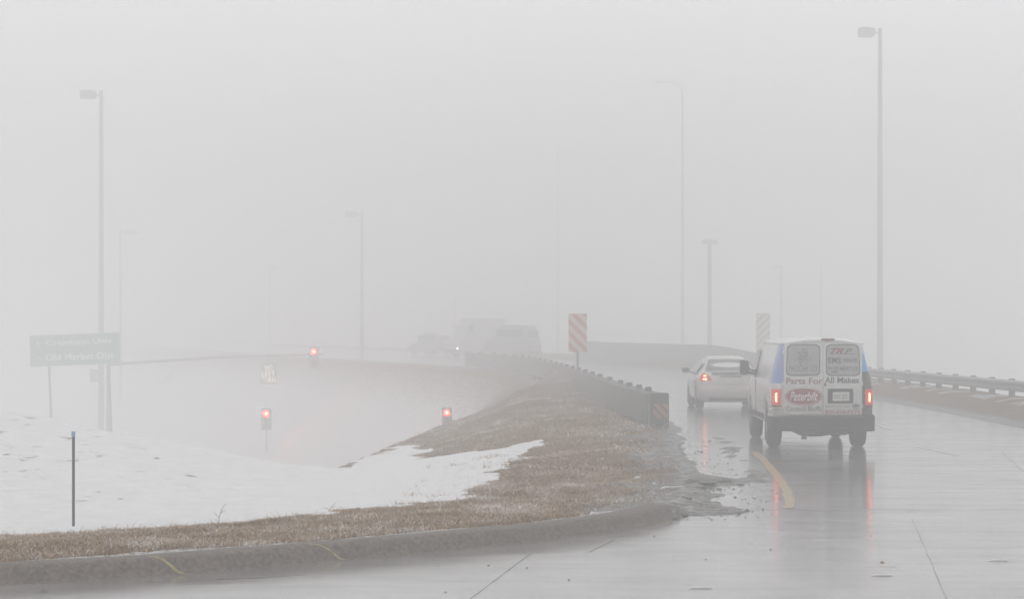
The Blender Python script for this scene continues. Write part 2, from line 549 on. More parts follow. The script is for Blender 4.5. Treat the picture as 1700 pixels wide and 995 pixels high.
xs = axis([(-330, -60, 15), (-60, -20, 2), (-20, -11, .6), (-11, -4, .16), (-4, 4.2, .085), (4.2, 10, .8), (10, 16, .2), (16, 40, 2), (40, 330, 15)])
ys = axis([(-40, 10, 10), (10, 16, 1), (16, 24, .12), (24, 36, .10), (36, 60, .2), (60, 100, .5), (100, 180, 1.0), (180, 330, 10)])
GX, GY = np.meshgrid(xs, ys)
GZ, GE, GER, GB = height(GX, GY)
snow_m, slush_m, mud_m = masks(GX, GY, GZ, GE, GER, GB)
# snow lies as a thin crust on top
GZ = GZ + .025 * (snow_m > .6) * (GE > 0)
nyy, nxx = GX.shape


def grid_mesh(name, GX, GY, GZ, m, attrs):
    ny, nx = GX.shape
    me = bpy.data.meshes.new(name)
    v = np.c_[GX.ravel(), GY.ravel(), GZ.ravel()].astype(np.float32)
    idx = np.arange(ny * nx).reshape(ny, nx)
    q = np.stack([idx[:-1, :-1], idx[:-1, 1:], idx[1:, 1:], idx[1:, :-1]], -1).reshape(-1, 4)
    me.vertices.add(len(v)); me.vertices.foreach_set('co', v.ravel())
    me.loops.add(q.size); me.loops.foreach_set('vertex_index', q.ravel().astype(np.int32))
    me.polygons.add(len(q)); me.polygons.foreach_set('loop_start', np.arange(0, q.size, 4, dtype=np.int32))
    me.update(calc_edges=True); me.validate()
    me.shade_smooth()
    for k, a in attrs.items():
        at_ = me.attributes.new(k, 'FLOAT', 'POINT')
        at_.data.foreach_set('value', a.ravel().astype(np.float32))
    me.materials.append(m)
    o = bpy.data.objects.new(name, me)
    C.objects.link(o)
    return o


def ground_material():
    m = bpy.data.materials.new('verge_ground')
    m.use_nodes = True
    nt = m.node_tree; L = nt.links
    b = nt.nodes['Principled BSDF']
    geo = nt.nodes.new('ShaderNodeNewGeometry')

    def nz(scale, detail=6, stretch=None):
        n = nt.nodes.new('ShaderNodeTexNoise'); n.inputs['Scale'].default_value = scale; n.inputs['Detail'].default_value = detail
        if stretch:
            mp = nt.nodes.new('ShaderNodeMapping'); mp.inputs['Scale'].default_value = stretch
            L.new(geo.outputs['Position'], mp.inputs[0]); L.new(mp.outputs[0], n.inputs['Vector'])
        else:
            L.new(geo.outputs['Position'], n.inputs['Vector'])
        return n.outputs[0]

    def ramp(src, stops):
        r = nt.nodes.new('ShaderNodeValToRGB')
        while len(r.color_ramp.elements) < len(stops): r.color_ramp.elements.new(.5)
        for el, (p, c) in zip(r.color_ramp.elements, stops):
            el.position = p; el.color = (*c, 1)
        L.new(src, r.inputs[0]); return r.outputs[0]

    def attr(n):
        a = nt.nodes.new('ShaderNodeAttribute'); a.attribute_name = n; return a.outputs['Fac']

    def mix(f, a, c):
        x = nt.nodes.new('ShaderNodeMix'); x.data_type = 'RGBA'
        L.new(f, x.inputs[0]); L.new(a, x.inputs[6]); L.new(c, x.inputs[7]); return x.outputs[2]

    def math_(op, a, c=None, v=None, clamp=False):
        x = nt.nodes.new('ShaderNodeMath'); x.operation = op; x.use_clamp = clamp
        L.new(a, x.inputs[0])
        if c is not None: L.new(c, x.inputs[1])
        if v is not None: x.inputs[1].default_value = v
        return x.outputs[0]

    grass = ramp(nz(2.2, 8), [(.25, (.10, .055, .03)), (.5, (.19, .115, .06)), (.75, (.27, .18, .09))])
    mud = ramp(nz(5, 8), [(.3, (.028, .023, .019)), (.5, (.055, .045, .037)), (.72, (.12, .10, .085))])
    snow = ramp(nz(3, 6), [(.3, (.82, .82, .83)), (.7, (.92, .92, .925))])
    slush = ramp(nz(14, 6), [(.35, (.25, .24, .23)), (.6, (.60, .60, .60))])
    # break the mask borders up with fine noise
    fine = math_('MULTIPLY', math_('SUBTRACT', nz(9, 8), None, .5), None, 1.1)
    sm = ramp(math_('ADD', attr('snow'), fine), [(.40, (0, 0, 0)), (.66, (1, 1, 1))])
    sl = ramp(math_('ADD', attr('slush'), fine), [(.40, (0, 0, 0)), (.60, (1, 1, 1))])
    mm = ramp(math_('ADD', attr('mud'), fine), [(.3, (0, 0, 0)), (.7, (1, 1, 1))])
    col = mix(mm, grass, mud)
    col = mix(sl, col, slush)
    col = mix(sm, col, snow)
    L.new(col, b.inputs['Base Color'])
    ro = nt.nodes.new('ShaderNodeMapRange')
    ro.inputs[3].default_value = .85; ro.inputs[4].default_value = .36
    wet = math_('MULTIPLY', mm, nz(7, 6))
    ro.inputs[1].default_value = .25; ro.inputs[2].default_value = .6; ro.inputs[4].default_value = .22
    L.new(wet, ro.inputs[0]); L.new(ro.outputs[0], b.inputs['Roughness'])
    sp_ = nt.nodes.new('ShaderNodeMapRange'); sp_.inputs[3].default_value = .05; sp_.inputs[4].default_value = .5
    L.new(mm, sp_.inputs[0]); L.new(sp_.outputs[0], b.inputs['Specular IOR Level'])
    bp = nt.nodes.new('ShaderNodeBump'); bp.inputs['Distance'].default_value = .05; bp.inputs['Strength'].default_value = .8
    L.new(nz(12, 8), bp.inputs['Height']); L.new(bp.outputs[0], b.inputs['Normal'])
    return m


ground = grid_mesh('ground', GX, GY, GZ, ground_material(), {'snow': snow_m, 'slush': slush_m, 'mud': mud_m})
ground['kind'] = 'structure'


# ------------------------------------------------------------------ road
def road_material():
    m = bpy.data.materials.new('wet_concrete_road')
    m.use_nodes = True
    nt = m.node_tree; L = nt.links
    b = nt.nodes['Principled BSDF']
    geo = nt.nodes.new('ShaderNodeNewGeometry')

    def nz(scale, detail, stretch):
        n = nt.nodes.new('ShaderNodeTexNoise'); n.inputs['Scale'].default_value = scale; n.inputs['Detail'].default_value = detail
        mp = nt.nodes.new('ShaderNodeMapping'); mp.inputs['Scale'].default_value = stretch
        L.new(geo.outputs['Position'], mp.inputs[0]); L.new(mp.outputs[0], n.inputs['Vector'])
        return n.outputs[0]
    r = nt.nodes.new('ShaderNodeValToRGB')
    for el, (p, c) in zip(r.color_ramp.elements, ((.32, (.16, .155, .15)), (.66, (.35, .342, .335)))):
        el.position = p; el.color = (*c, 1)
    L.new(nz(1.2, 8, (1, .6, 1)), r.inputs[0])
    L.new(r.outputs[0], b.inputs['Base Color'])
    ro = nt.nodes.new('ShaderNodeMapRange')
    ro.inputs[1].default_value = .35; ro.inputs[2].default_value = .68
    ro.inputs[3].default_value = .07; ro.inputs[4].default_value = .26
    b.inputs['Coat Weight'].default_value = .6; b.inputs['Coat Roughness'].default_value = .13; b.inputs['Coat IOR'].default_value = 1.4
    L.new(nz(.9, 7, (.55, 2.2, 1)), ro.inputs[0]); L.new(ro.outputs[0], b.inputs['Roughness'])
    bp = nt.nodes.new('ShaderNodeBump'); bp.inputs['Distance'].default_value = .0028; bp.inputs['Strength'].default_value = .55
    L.new(nz(9, 8, (.5, 2.2, 1)), bp.inputs['Height'])
    L.new(bp.outputs[0], b.inputs['Normal']); L.new(bp.outputs[0], b.inputs['Coat Normal'])
    return m


M['road'] = road_material()
pts = [(x, y) for x, y in edge_all] + [tuple(p) for p in reversed(right_s)] + [(13, -12), (-60, -12)]
mb = MB(); mb.add([(x, y, 0) for x, y in pts], [list(range(len(pts)))])
road = mb.build('road', M['road'], smooth=0)
bm = bmesh.new(); bm.from_mesh(road.data)
bmesh.ops.triangulate(bm, faces=bm.faces, ngon_method='EAR_CLIP')
for f in bm.faces:
    if f.normal.z < 0: f.normal_flip()
bm.to_mesh(road.data); bm.free()
road['kind'] = 'structure'


def ribbon(name, path, w, m, z=.004, jitter=.0, thick=.0):
    P = [Vector((p[0], p[1])) for p in path]
    v, f = [], []
    for i, p in enumerate(P):
        t = (P[min(i + 1, len(P) - 1)] - P[max(i - 1, 0)]).normalized()
        n = Vector((-t.y, t.x))
        ww = w[i] if isinstance(w, list) else w
        a = p + n * (ww / 2 + rnd.uniform(-jitter, jitter)); b = p - n * (ww / 2 + rnd.uniform(-jitter, jitter))
        v += [(a.x, a.y, z), (b.x, b.y, z)]
        if i: f.append((2 * i - 2, 2 * i - 1, 2 * i + 1, 2 * i))
    return v, f


def strips(name, lst, m, z=.004):
    mb = MB()
    for path, w, j in lst:
        v, f = ribbon(name, path, w, m, z, j)
        mb.add(v, f)
    o = mb.build(name, m, smooth=0)
    bm = bmesh.new(); bm.from_mesh(o.data)
    for fc in bm.faces:
        if fc.normal.z < 0: fc.normal_flip()
    bm.to_mesh(o.data); bm.free()
    o['kind'] = 'structure'
    return o


yl = [tuple(p) for p in smooth_line([(3.46, 27.15), (3.66, 28.6), (3.88, 31), (4.10, 34), (4.40, 39.2)], 8)]
strips('yellow_edge_line', [(yl, .14, .016)], M['yellow'], .005)
dash = []
for (x0, y0), (x1, y1) in (((7.62, 40.9), (7.86, 38.2)), ((8.45, 50.5), (8.3, 47.6)), ((8.25, 60), (8.4, 57)), ((8.0, 70), (8.1, 67)), ((7.2, 82), (7.4, 79))):
    dash.append(([(x0 + (x1 - x0) * t / 8, y0 + (y1 - y0) * t / 8) for t in range(9)], .1, .012))
strips('lane_dashes', dash, M['markwhite'], .005)


def wob(a, b, n, amp):
    return [(a[0] + (b[0] - a[0]) * i / n + amp * rnd.uniform(-1, 1), a[1] + (b[1] - a[1]) * i / n + amp * rnd.uniform(-1, 1)) for i in range(n + 1)]


jl = [(wob((2.6, 26.95), (12, 26.9), 60, .015), .035, .012)]
for y in (31.6, 36.2, 41, 46, 51.5, 57.5, 64, 71):
    jl.append((wob((3.0, y), (11.2, y - .1), 40, .012), .022, .008))
jl += [(wob((4.9, 26.8), (3.4, 16.5), 14, .006), .008, .005),
       (wob((1.08, 23.1), (.78, 21.9), 8, .006), .015, .005), (wob((.19, 21.8), (-.35, 18.2), 8, .008), .013, .005),
       (wob((8.9, 39.5), (6.9, 26.9), 20, .015), .015, .006),
       (wob((-3.3, 19.3), (-1.9, 19.9), 10, .03), .03, .02), (wob((7.0, 20.2), (7.6, 20.3), 8, .01), .03, .015),
       (wob((3.3, 20.6), (3.65, 20.55), 6, .01), .025, .012)]
strips('road_joints', jl, M['joint'], .004)
# low road past the traffic signals, coloured as slush to brighten the fog there
mb = MB(); mb.add([(-130, 104, -6.42), (-20, 104, -6.42), (-20, 120, -6.42), (-130, 120, -6.42)], [(0, 1, 2, 3)])
o = mb.build('lower_road', M['slush'], smooth=0); o['kind'] = 'structure'

# ------------------------------------------------------------------ kerb
prof = [(-.02, -.05), (-.02, .0), (.0, .004), (.035, .03), (.07, .095), (.10, .14), (.14, .163), (.19, .17), (.34, .172), (.36, .10), (.36, -.05)]
kl = smooth_line([(x, y) for x, y in KERB[1:]] + [(2.22, 27.0), (2.28, 27.6)], 8)
rings = []
for i, p in enumerate(kl):
    t = (kl[min(i + 1, len(kl) - 1)] - kl[max(i - 1, 0)]).normalized()
    n = Vector((-t.y, t.x))
    k = min(1, max(.12, (27.2 - p.y) / 1.4))
    rings.append([(p.x + n.x * a + rnd.uniform(-.003, .003), p.y + n.y * a, (z * k if z > 0 else z) + (rnd.uniform(-.003, .003) if z > .01 else 0)) for a, z in prof])
mb = MB().loft(rings)
kerb = mb.build('kerb', M['kerb'], smooth=50)
kerb['kind'] = 'structure'


def on_kerb(s_from, s_to, w, name, m, lift=.003, j=0.):
    """a stroke from the gutter to the top of the kerb face at kerb position s"""
    def P(s, a, z):
        i = min(int(s), len(kl) - 2); q = kl[i].lerp(kl[i + 1], s - i)
        t = (kl[i + 1] - kl[i]).normalized(); n = Vector((-t.y, t.x))
        return Vector((q.x + n.x * a, q.y + n.y * a, z))
    v, f = [], []
    pr = [(.0, .004), (.035, .03), (.07, .095), (.10, .14), (.14, .163), (.19, .17)]
    for k, (a, z) in enumerate(pr):
        u = k / (len(pr) - 1)
        s = s_from + (s_to - s_from) * u
        for dd in (-w / 2, w / 2):
            v.append(P(s + dd + rnd.uniform(-j, j), a - lift * 2.2, z + lift))
        if k: f.append((2 * k - 2, 2 * k - 1, 2 * k + 1, 2 * k))
    return v, f


def kerb_s_at(x):
    for i in range(len(kl) - 1):
        if kl[i].x <= x <= kl[i + 1].x: return i + (x - kl[i].x) / (kl[i + 1].x - kl[i].x)
    return 0


mb = MB()
for x0, x1, w in ((-3.02, -3.24, .17), (-1.63, -1.86, .15)):
    v, f = on_kerb(kerb_s_at(x0), kerb_s_at(x1), w, '', None, j=.03)
    mb.add(v, f)
o = mb.build('kerb_paint', M['yellowspray'], smooth=0); o['kind'] = 'structure'
mb = MB()
for x0, x1 in ((-4.15, -4.2), (-1.36, -1.52), (.62, .5)):
    v, f = on_kerb(kerb_s_at(x0), kerb_s_at(x1), .07, '', None, j=.01)
    mb.add(v, f)
o = mb.build('kerb_joints', M['joint'], smooth=0); o['kind'] = 'structure'


# ------------------------------------------------------------------ grass
def z_at(x, y):
    a, b = np.array([[float(x)]]), np.array([[float(y)]])
    return float(height(a, b)[0][0, 0])


def sample_grid(X, Y):
    """height from the built ground sheet itself (bilinear)"""
    xi = np.clip(np.searchsorted(xs, X) - 1, 0, nxx - 2); yi = np.clip(np.searchsorted(ys, Y) - 1, 0, nyy - 2)
    fx = (X - xs[xi]) / (xs[xi + 1] - xs[xi]); fy = (Y - ys[yi]) / (ys[yi + 1] - ys[yi])
    g = lambda A: (A[yi, xi] * (1 - fx) + A[yi, xi + 1] * fx) * (1 - fy) + (A[yi + 1, xi] * (1 - fx) + A[yi + 1, xi + 1] * fx) * fy
    return g


rg = np.random.default_rng(5)


def grass(name, n, x0, x1, y0, y1, hh, ww, label):
    X = rg.uniform(x0, x1, n); Y = y0 + (y1 - y0) * rg.uniform(0, 1, n)
    g = sample_grid(X, Y)
    sn, sl, mu, E_, B_, Z_ = g(snow_m), g(slush_m), g(mud_m), g(GE), g(GB), g(GZ)
    clump = vnoise(X, Y, 1.6, 61, 3)
    keep = ((sn < .45) | ((rg.uniform(0, 1, n) < .012 + .22 * (clump > .42)) & (X > -1.6) & (Y < 48))) & (E_ > .22 + .1 * clump) & (B_ < .3)
    keep &= (sl < .5) | (rg.uniform(0, 1, n) < .12)
    keep &= rg.uniform(0, 1, n) > mu * .93
    keep &= rg.uniform(0, 1, n) < .58 + .7 * clump
    # a few stalks poke through the snow near its border
    X, Y, Z_, clump = X[keep], Y[keep], Z_[keep], clump[keep]
    k = len(X)
    a = rg.uniform(0, 2 * math.pi, k)
    h = hh * rg.uniform(.4, 1.0, k) * (.75 + .7 * clump + .55 * np.maximum(vnoise(X, Y, 3.5, 77, 2), 0)) * np.where(rg.uniform(0, 1, k) < .03, 2., 1.)
    h = np.maximum(h, .012)
    lean = rg.uniform(.5, 2.4, k)
    dx, dy = np.cos(a), np.sin(a)
    w = ww * rg.uniform(.6, 1.3, k)
    wx, wy = -dy * w / 2, dx * w / 2
    # blades always show some width: turn half of them across the view
    flat = rg.uniform(0, 1, k) < .6
    wx = np.where(flat, w / 2, wx); wy = np.where(flat, 0, wy)
    P = np.zeros((k, 5, 3), np.float32)
    z0 = Z_ - .01
    for j, (u, l, s) in enumerate(((0, 0, -1), (0, 0, 1), (.62, .35, 1), (.62, .35, -1), (1, 1, 0))):
        P[:, j, 0] = X + dx * h * lean * l + wx * s * (1 if u == 0 else .8)
        P[:, j, 1] = Y + dy * h * lean * l + wy * s
        P[:, j, 2] = z0 + h * u * (.85 if u == 1 else .75 / .62 * .8)
    me = bpy.data.meshes.new(name)
    me.vertices.add(k * 5); me.vertices.foreach_set('co', P.ravel())
    base = (np.arange(k) * 5)[:, None]
    loops = np.concatenate([base + np.array([0, 1, 2, 3]), base + np.array([3, 2, 4])], 1).astype(np.int32)
    me.loops.add(loops.size); me.loops.foreach_set('vertex_index', loops.ravel())
    st = np.stack([np.arange(k) * 7, np.arange(k) * 7 + 4], 1).astype(np.int32)
    me.polygons.add(k * 2); me.polygons.foreach_set('loop_start', st.ravel())
    me.update(calc_edges=True); me.validate()
    tone = np.clip(.45 + .19 * rg.normal(0, 1, k) + .25 * clump + .28 * vnoise(X, Y * .5, 2.7, 71, 3) + .2 * vnoise(X, Y, .45, 73, 2), 0, 1)
    at_ = me.attributes.new('tone', 'FLOAT', 'POINT')
    at_.data.foreach_set('value', np.repeat(tone, 5).astype(np.float32))
    me.materials.append(M['grass'])
    o = bpy.data.objects.new(name, me); C.objects.link(o)
    tag(o, label, 'grass', kind='stuff')
    return o


m = bpy.data.materials.new('dead_grass'); m.use_nodes = True
nt = m.node_tree
ra = nt.nodes.new('ShaderNodeValToRGB')
for el, (p, c) in zip([ra.color_ramp.elements[0], ra.color_ramp.elements[1], ra.color_ramp.elements.new(.5)],
                      ((0, (.15, .07, .022)), (1, (.44, .26, .09)), (.5, (.35, .20, .065)))):
    el.position = p; el.color = (*c, 1)
aa = nt.nodes.new('ShaderNodeAttribute'); aa.attribute_name = 'tone'
nt.links.new(aa.outputs['Fac'], ra.inputs[0]); nt.links.new(ra.outputs[0], nt.nodes['Principled BSDF'].inputs['Base Color'])
nt.nodes['Principled BSDF'].inputs['Roughness'].default_value = 1
nt.nodes['Principled BSDF'].inputs['Specular IOR Level'].default_value = .05
M['grass'] = m
grass('verge_grass', 420000, -7, 2.6, 19.2, 34, .075, .0060, 'matted dead brown grass on the verge behind the kerb')
grass('knoll_grass', 200000, -3, 3.4, 34, 72, .075, .011, 'dull brown winter grass on the knoll beside the ramp guardrail')


# stalks standing out of the snow
def weed(loc, h, label):
    t = thing('weed', label, 'weed', loc, 0, 'dry weeds in the snow')
    mb = MB()
    base = Vector((0, 0, 0))
    mb.tube([base, (.015, 0, h * .4), (.05, 0, h * .75), (.10, 0, h)], [.004, .004, .003, .002], 5)
    o = mb.build('stalk', M['weed'], t)
    mb = MB()
    mb.tube([(.012, 0, h * .35), (-.05, 0, h * .6)], [.003, .002], 5)
    mb.tube([(.03, 0, h * .55), (.09, .01, h * .7)], [.003, .002], 5)
    mb.build('twig', M['weed'], t)
    return t


def ground_at(px, py, d):
    x = (px - 850) / F * d
    return (x, d, z_at(x, d))


weed(ground_at(362, 855, 26), .28, 'dry forked weed stalk standing in snow behind the kerbside grass')
weed(ground_at(545, 835, 27.5), .14, 'short thin weed stalk at the snow edge, right of the forked one')


# ------------------------------------------------------------------ street lamps
def pole(name, label, px, top, d, zbase, head, arm=1, size=1.0, r=(.13, .085), group='tall street lamps fading into the fog', hl=.78, hh=.44):
    p = at(px, top, d)
    t = thing(name, label, 'street lamp', (p.x, d, zbase), 0, group)
    H = p.z - zbase
    MB().tube([(0, 0, 0), (0, 0, H * .5), (0, 0, H)], [r[0], (r[0] + r[1]) / 2, r[1]], 14).build('pole', M['pole'], t)
    MB().tube([(0, 0, .0), (0, 0, .14), (0, 0, .16), (0, 0, .22)], [r[0] + .14, r[0] + .14, r[0] + .05, r[0] + .04], 14).build('base', M['pole'], t)
    for s in ((arm,) if head != 'double' else (-1, 1)):
        if head in ('box', 'double'):
            z = H - .28
            MB().tube([(0, 0, z), (s * (.34 if head == 'box' else .2), 0, z)], .05, 8).build('bracket', M['pole'], t)
            a = .3 if head == 'box' else .16
            rings = []
            for u, hz in ((0, .55), (.12, .9), (.3, 1), (.8, 1), (.95, .9), (1, .7)):
                x = s * (a + u * hl)
                w = .2 * (hz ** .5)
                h_ = hh * hz
                rings.append([(x, -w, z - h_ / 2 + .03), (x, w, z - h_ / 2 + .03), (x, w * 1.05, z - .05), (x, w * .8, z + h_ / 2), (x, -w * .8, z + h_ / 2), (x, -w * 1.05, z - .05)])
            MB().loft(rings).build('lamp_head', M['pole'], t, bevel=.02)
        elif head == 'davit':
            pts = [(0, 0, H), (s * .05, 0, H + .5), (s * .35, 0, H + 1.0), (s * .9, 0, H + 1.25), (s * 1.9, 0, H + 1.32)]
            MB().tube(pts, [.085, .075, .06, .05, .045], 8).build('arm', M['pole'], t)
            MB().tube([(s * 1.85, 0, H + 1.3), (s * 2.1, 0, H + 1.3), (s * 2.45, 0, H + 1.26)], [.06, .12, .06], 8).build('lamp_head', M['pole'], t)
    return t


pole('street_lamp', 'tall grey street lamp behind the right guardrail, its head reaching left above the white van', 1461, 46, 135, -3.2, 'box', -1, r=(.22, .13), hl=1.08, hh=.66)
pole('street_lamp', 'grey street lamp rising behind the green guide sign, boxy head pointing left', 168, 150, 138, -6.4, 'box', -1, r=(.20, .13), hl=1.04, hh=.60)
pole('street_lamp', 'fainter street lamp just right of the green sign, its head pointing right', 200, 381, 195, -6.4, 'box', 1, r=(.18, .12), hl=1.2, hh=.5)
pole('street_lamp', 'pale street lamp right of the hanging red signal, head pointing left', 601, 350, 172, -6.4, 'box', -1, r=(.18, .12), hl=1.05, hh=.5)
pole('street_lamp', 'barely visible street lamp rising above the lit no-left-turn sign', 448, 440, 222, -6.4, 'box', 1, r=(.14, .11), hl=.4, hh=.4)
pole('davit_lamp', 'very tall slim lamp with a curved arm, left of the white van', 1133, 160, 192, -4, 'davit', -1, r=(.19, .11))
pole('street_lamp', 'short street lamp with twin heads behind the pale sedan', 1178, 396, 155, -3, 'double', 1, r=(.18, .14), hl=.38, hh=.36)
pole('street_lamp', 'faint street lamp between the right striped marker and the tall right lamp', 1297, 438, 198, -2, 'box', -1, r=(.15, .11), hl=.4, hh=.35)
for nm, px, top, d, zb, r, lab in (('light_pole', 1363, 440, 208, -2, .12, 'thin bare pole seen faintly above the van roof'),
                                   ('light_pole', 926, 235, 235, -2, .14, 'nearly invisible bare pole left of the orange striped marker'),
                                   ('light_pole', 755, 500, 190, -2, .07, 'thin faint pole beside the pale truck on the ramp')):
    p = at(px, top, d)
    t = thing(nm, lab, 'pole', (p.x, d, zb), 0, 'bare poles lost in the fog')
    MB().tube([(0, 0, 0), (0, 0, (p.z - zb) / 2), (0, 0, p.z - zb)], [r, r * .85, r * .7], 10).build('shaft', M['pole'], t)
    MB().tube([(0, 0, p.z - zb), (0, 0, p.z - zb + .12)], [r * .9, r * .5], 10).build('cap', M['pole'], t)

# ------------------------------------------------------------------ green guide sign
d = 124
c = at(125, 581, d)
gz = z_at(c.x, 47)
gs = thing('guide_sign', 'faded green guide sign with white place names, standing behind the snowy rise', 'road sign', (c.x, d, c.z), 0)
gs.rotation_euler = (0, R(-2.3), 0)
s_ = F / d
w, h = 151 / s_, 53 / s_
MB().prism(rrect(0, 0, w, h, .07), -.02, .02).build('panel', M['green'], gs)
mb = MB()
o_, i_ = rrect(0, 0, w - .04, h - .04, .06), rrect(0, 0, w - .09, h - .09, .05)
n = len(o_)
mb.add([(x, -.026, z) for x, z in o_] + [(x, -.026, z) for x, z in i_], [(k, (k + 1) % n, n + (k + 1) % n, n + k) for k in range(n)])
mb.build('border', M['letter'], gs, smooth=0)
text('lettering', 'Creighton Univ', M['letter'], gs, (.25, -.022, .40), .44, 3.80, bold=.02)
text('lettering', 'Old Market Dist', M['letter'], gs, (.25, -.022, -.39), .40, 3.92, bold=.02)
mb = MB().prism([(-.02, -.13), (.02, -.13), (.02, .03), (.07, .03), (0, .13), (-.07, .03), (-.02, .03)], -.028, -.022)
for v in mb.v: v.x -= 2.13; v.z += .39
mb.build('arrow', M['letter'], gs, smooth=0)
mb = MB().prism([(.13, -.02), (.13, .02), (-.03, .02), (-.03, .07), (-.13, 0), (-.03, -.07), (-.03, -.02)], -.028, -.022)
for v in mb.v: v.x -= 2.10; v.z -= .40
mb.build('arrow', M['letter'], gs, smooth=0)
for px in (80, 176):
    q = at(px, 600, d)
    mb = MB().box((-.07, .03, -5.0), (.07, .10, h * .45)).box((-.012, .04, -5.0), (.012, .16, h * .45))
    for v in mb.v: v.x += q.x - c.x - (-.1 if px > 100 else -.0)
    o = mb.build('post', M['darkpole'], gs)
# small cabinet on the lamp pole
q = at(157, 624, 137.4)
cb = thing('signal_cabinet', 'small grey control box fixed to the street lamp below the green sign', 'control box', (q.x, 137.4, q.z))
MB().box((-.26, -.12, -.42), (.2, .12, .42)).build('housing', M['pole'], cb, bevel=.02)
MB().box((-.22, -.14, -.36), (.16, -.122, .36)).build('door', M['pole'], cb)

# ------------------------------------------------------------------ traffic signals
D = 125


def signal_head(name, label, loc, faces_red_at_top=True, post=None, scale=1.0, cat='traffic light', group='red traffic lights', sc=1.0):
    t = thing(name, label, cat, loc, 0, group)
    k = scale
    MB().prism(rrect(0, 0, .42 * k, 1.06 * k, .05 * k), -.0, .22 * k).build('housing', M['signalyellow'], t, bevel=.01)
    MB().prism(rrect(0, 0, .60 * k, 1.26 * k, .06 * k), .10 * k, .115 * k).build('backplate', M['pole'], t)
    for i, z in enumerate((.34 * k, 0, -.34 * k)):
        lit = i == 0
        r_ = .15 * k
        circ = [(r_ * math.cos(R(15 * a)), z + r_ * math.sin(R(15 * a))) for a in range(24)]
        o = MB().prism(circ, -.03, -.002).build('lens', M['signal'] if lit else M['black'], t)
        if lit:
            MB().prism([(x * .5, z + (y - z) * .5) for x, y in circ], -.04, -.031).build('lamp', M['signalcore'], t)
        # visor: open half tube
        rings = []
        for y in (-.26 * k, -.002):
            rings.append([((r_ + .02) * math.cos(a), y, z + (r_ + .02) * math.sin(a)) for a in [R(-20 + 220 * q / 14) for q in range(15)]]
                         + [((r_ + .03) * math.cos(a), y, z + (r_ + .03) * math.sin(a)) for a in [R(200 - 220 * q / 14) for q in range(15)]])
        MB().loft(rings).build('visor', M['black'], t)
    if post is not None:
        MB().tube([(0, .15, -post), (0, .15, .2)], .05, 8).build('post', M['pole'], t)
    return t


p = at(521, 594, D)
signal_head('traffic_light', 'red traffic light hanging from the end of the long mast arm', p)
p = at(442, 697, D)
signal_head('traffic_light', 'pinkish red traffic light low below the lit no-left-turn sign', p, post=p.z + 6.45)
p = at(742, 695, 91)
signal_head('traffic_light', 'small orange-red traffic light low on the slope, right of the pale lamp pole', p, post=p.z + 6.4, scale=.7)
# mast arm
b0 = at(180, 606, D); e0 = at(536, 589, D)
ma = thing('signal_mast', 'long grey signal mast arm reaching right from behind the green sign', 'signal mast', (b0.x, D, -6.5))
MB().tube([(0, 0, 0), (0, 0, 3.4), (0, 0, b0.z + 6.9)], [.17, .14, .11], 12).build('pole', M['pole'], ma)
pts = []
for i in range(9):
    u = i / 8
    pts.append((u * (e0.x - b0.x), 0, b0.z + 6.5 + (e0.z - b0.z) * (1 - (1 - u) ** 1.6)))
MB().tube(pts, [.09 - .045 * i / 8 for i in range(9)], 10).build('arm', M['pole'], ma)
# blank-out sign
p = at(446, 621, D - .4)
bs = thing('turn_sign', 'lit sign spelling NO LEFT TURN in white lights under the mast arm', 'lit sign', p)
MB().box((-.46, 0, -.60), (.46, .2, .60)).build('housing', M['pole'], bs, bevel=.02)
for i, s in enumerate(('NO', 'LEFT', 'TURN')):
    text('lettering', s, M['led'], bs, (0, -.006, .36 - .36 * i), .28, (.42, .76, .80)[i], bold=-.02)
MB().box((-.04, .08, .602), (.04, .14, 1.0)).build('hanger', M['pole'], bs)
# pedestrian signal
p = at(496, 768, D)
ps = thing('walk_signal', 'tiny faint amber signal low in the snowy dip', 'signal', p)
MB().box((-.2, 0, -.2), (.2, .2, .2)).build('housing', M['black'], ps, bevel=.02)
MB().prism(rrect(0, 0, .16, .18, .04), -.02, -.002).build('lens', emat('amber_signal', (.5, .2, .05), (1, .3, .1), 5), ps)
MB().tube([(0, .15, -(p.z + 6.45)), (0, .15, -.1)], .05, 8).build('post', M['darkpole'], ps)


# ------------------------------------------------------------------ striped markers
def marker(label, px, py, d, w, h, zb, m):
    p = at(px, py, d)
    t = thing('marker_sign', label, 'road sign', (p.x, d, p.z), 0, 'striped marker signs at the ramp')
    MB().prism(rrect(0, 0, w, h, .03), -.01, .01).build('panel', m, t)
    MB().box((-.035, .011, zb - p.z), (.035, .05, h / 2 - .1)).build('post', M['darkpole'], t)
    for z in (h * .3, -h * .3):
        MB().box((-.02, -.018, z - .02), (.02, -.011, z + .02)).build('bolt', M['steel'], t)
    return t


marker('orange and white striped marker sign above the dark barrier', 959, 553, 78, .66, 1.38, -.3, M['hazard'])
marker('pale yellow striped marker sign behind the roof of the white van', 1267, 553, 120, .77, 2.2, -.1, M['hazard2'])


# ------------------------------------------------------------------ guardrails
def resample(line, step):
    P = [Vector(p) for p in line]
    out = [P[0].copy()]; acc = 0
    for a, b in zip(P[:-1], P[1:]):
        L_ = (b - a).length
        while acc + L_ >= step:
            t = (step - acc) / L_
            a = a.lerp(b, t); out.append(a.copy()); L_ = (b - a).length; acc = 0
        acc += L_
    return out


def beam_rings(line, prof, side=1, zoff=0):
    rings = []
    for i, p in enumerate(line):
        t = (line[min(i + 1, len(line) - 1)] - line[max(i - 1, 0)]).normalized()
        n = Vector((-t.y, t.x)) * side
        rings.append([(p.x + n.x * a, p.y + n.y * a, z + zoff) for a, z in prof])
    return rings


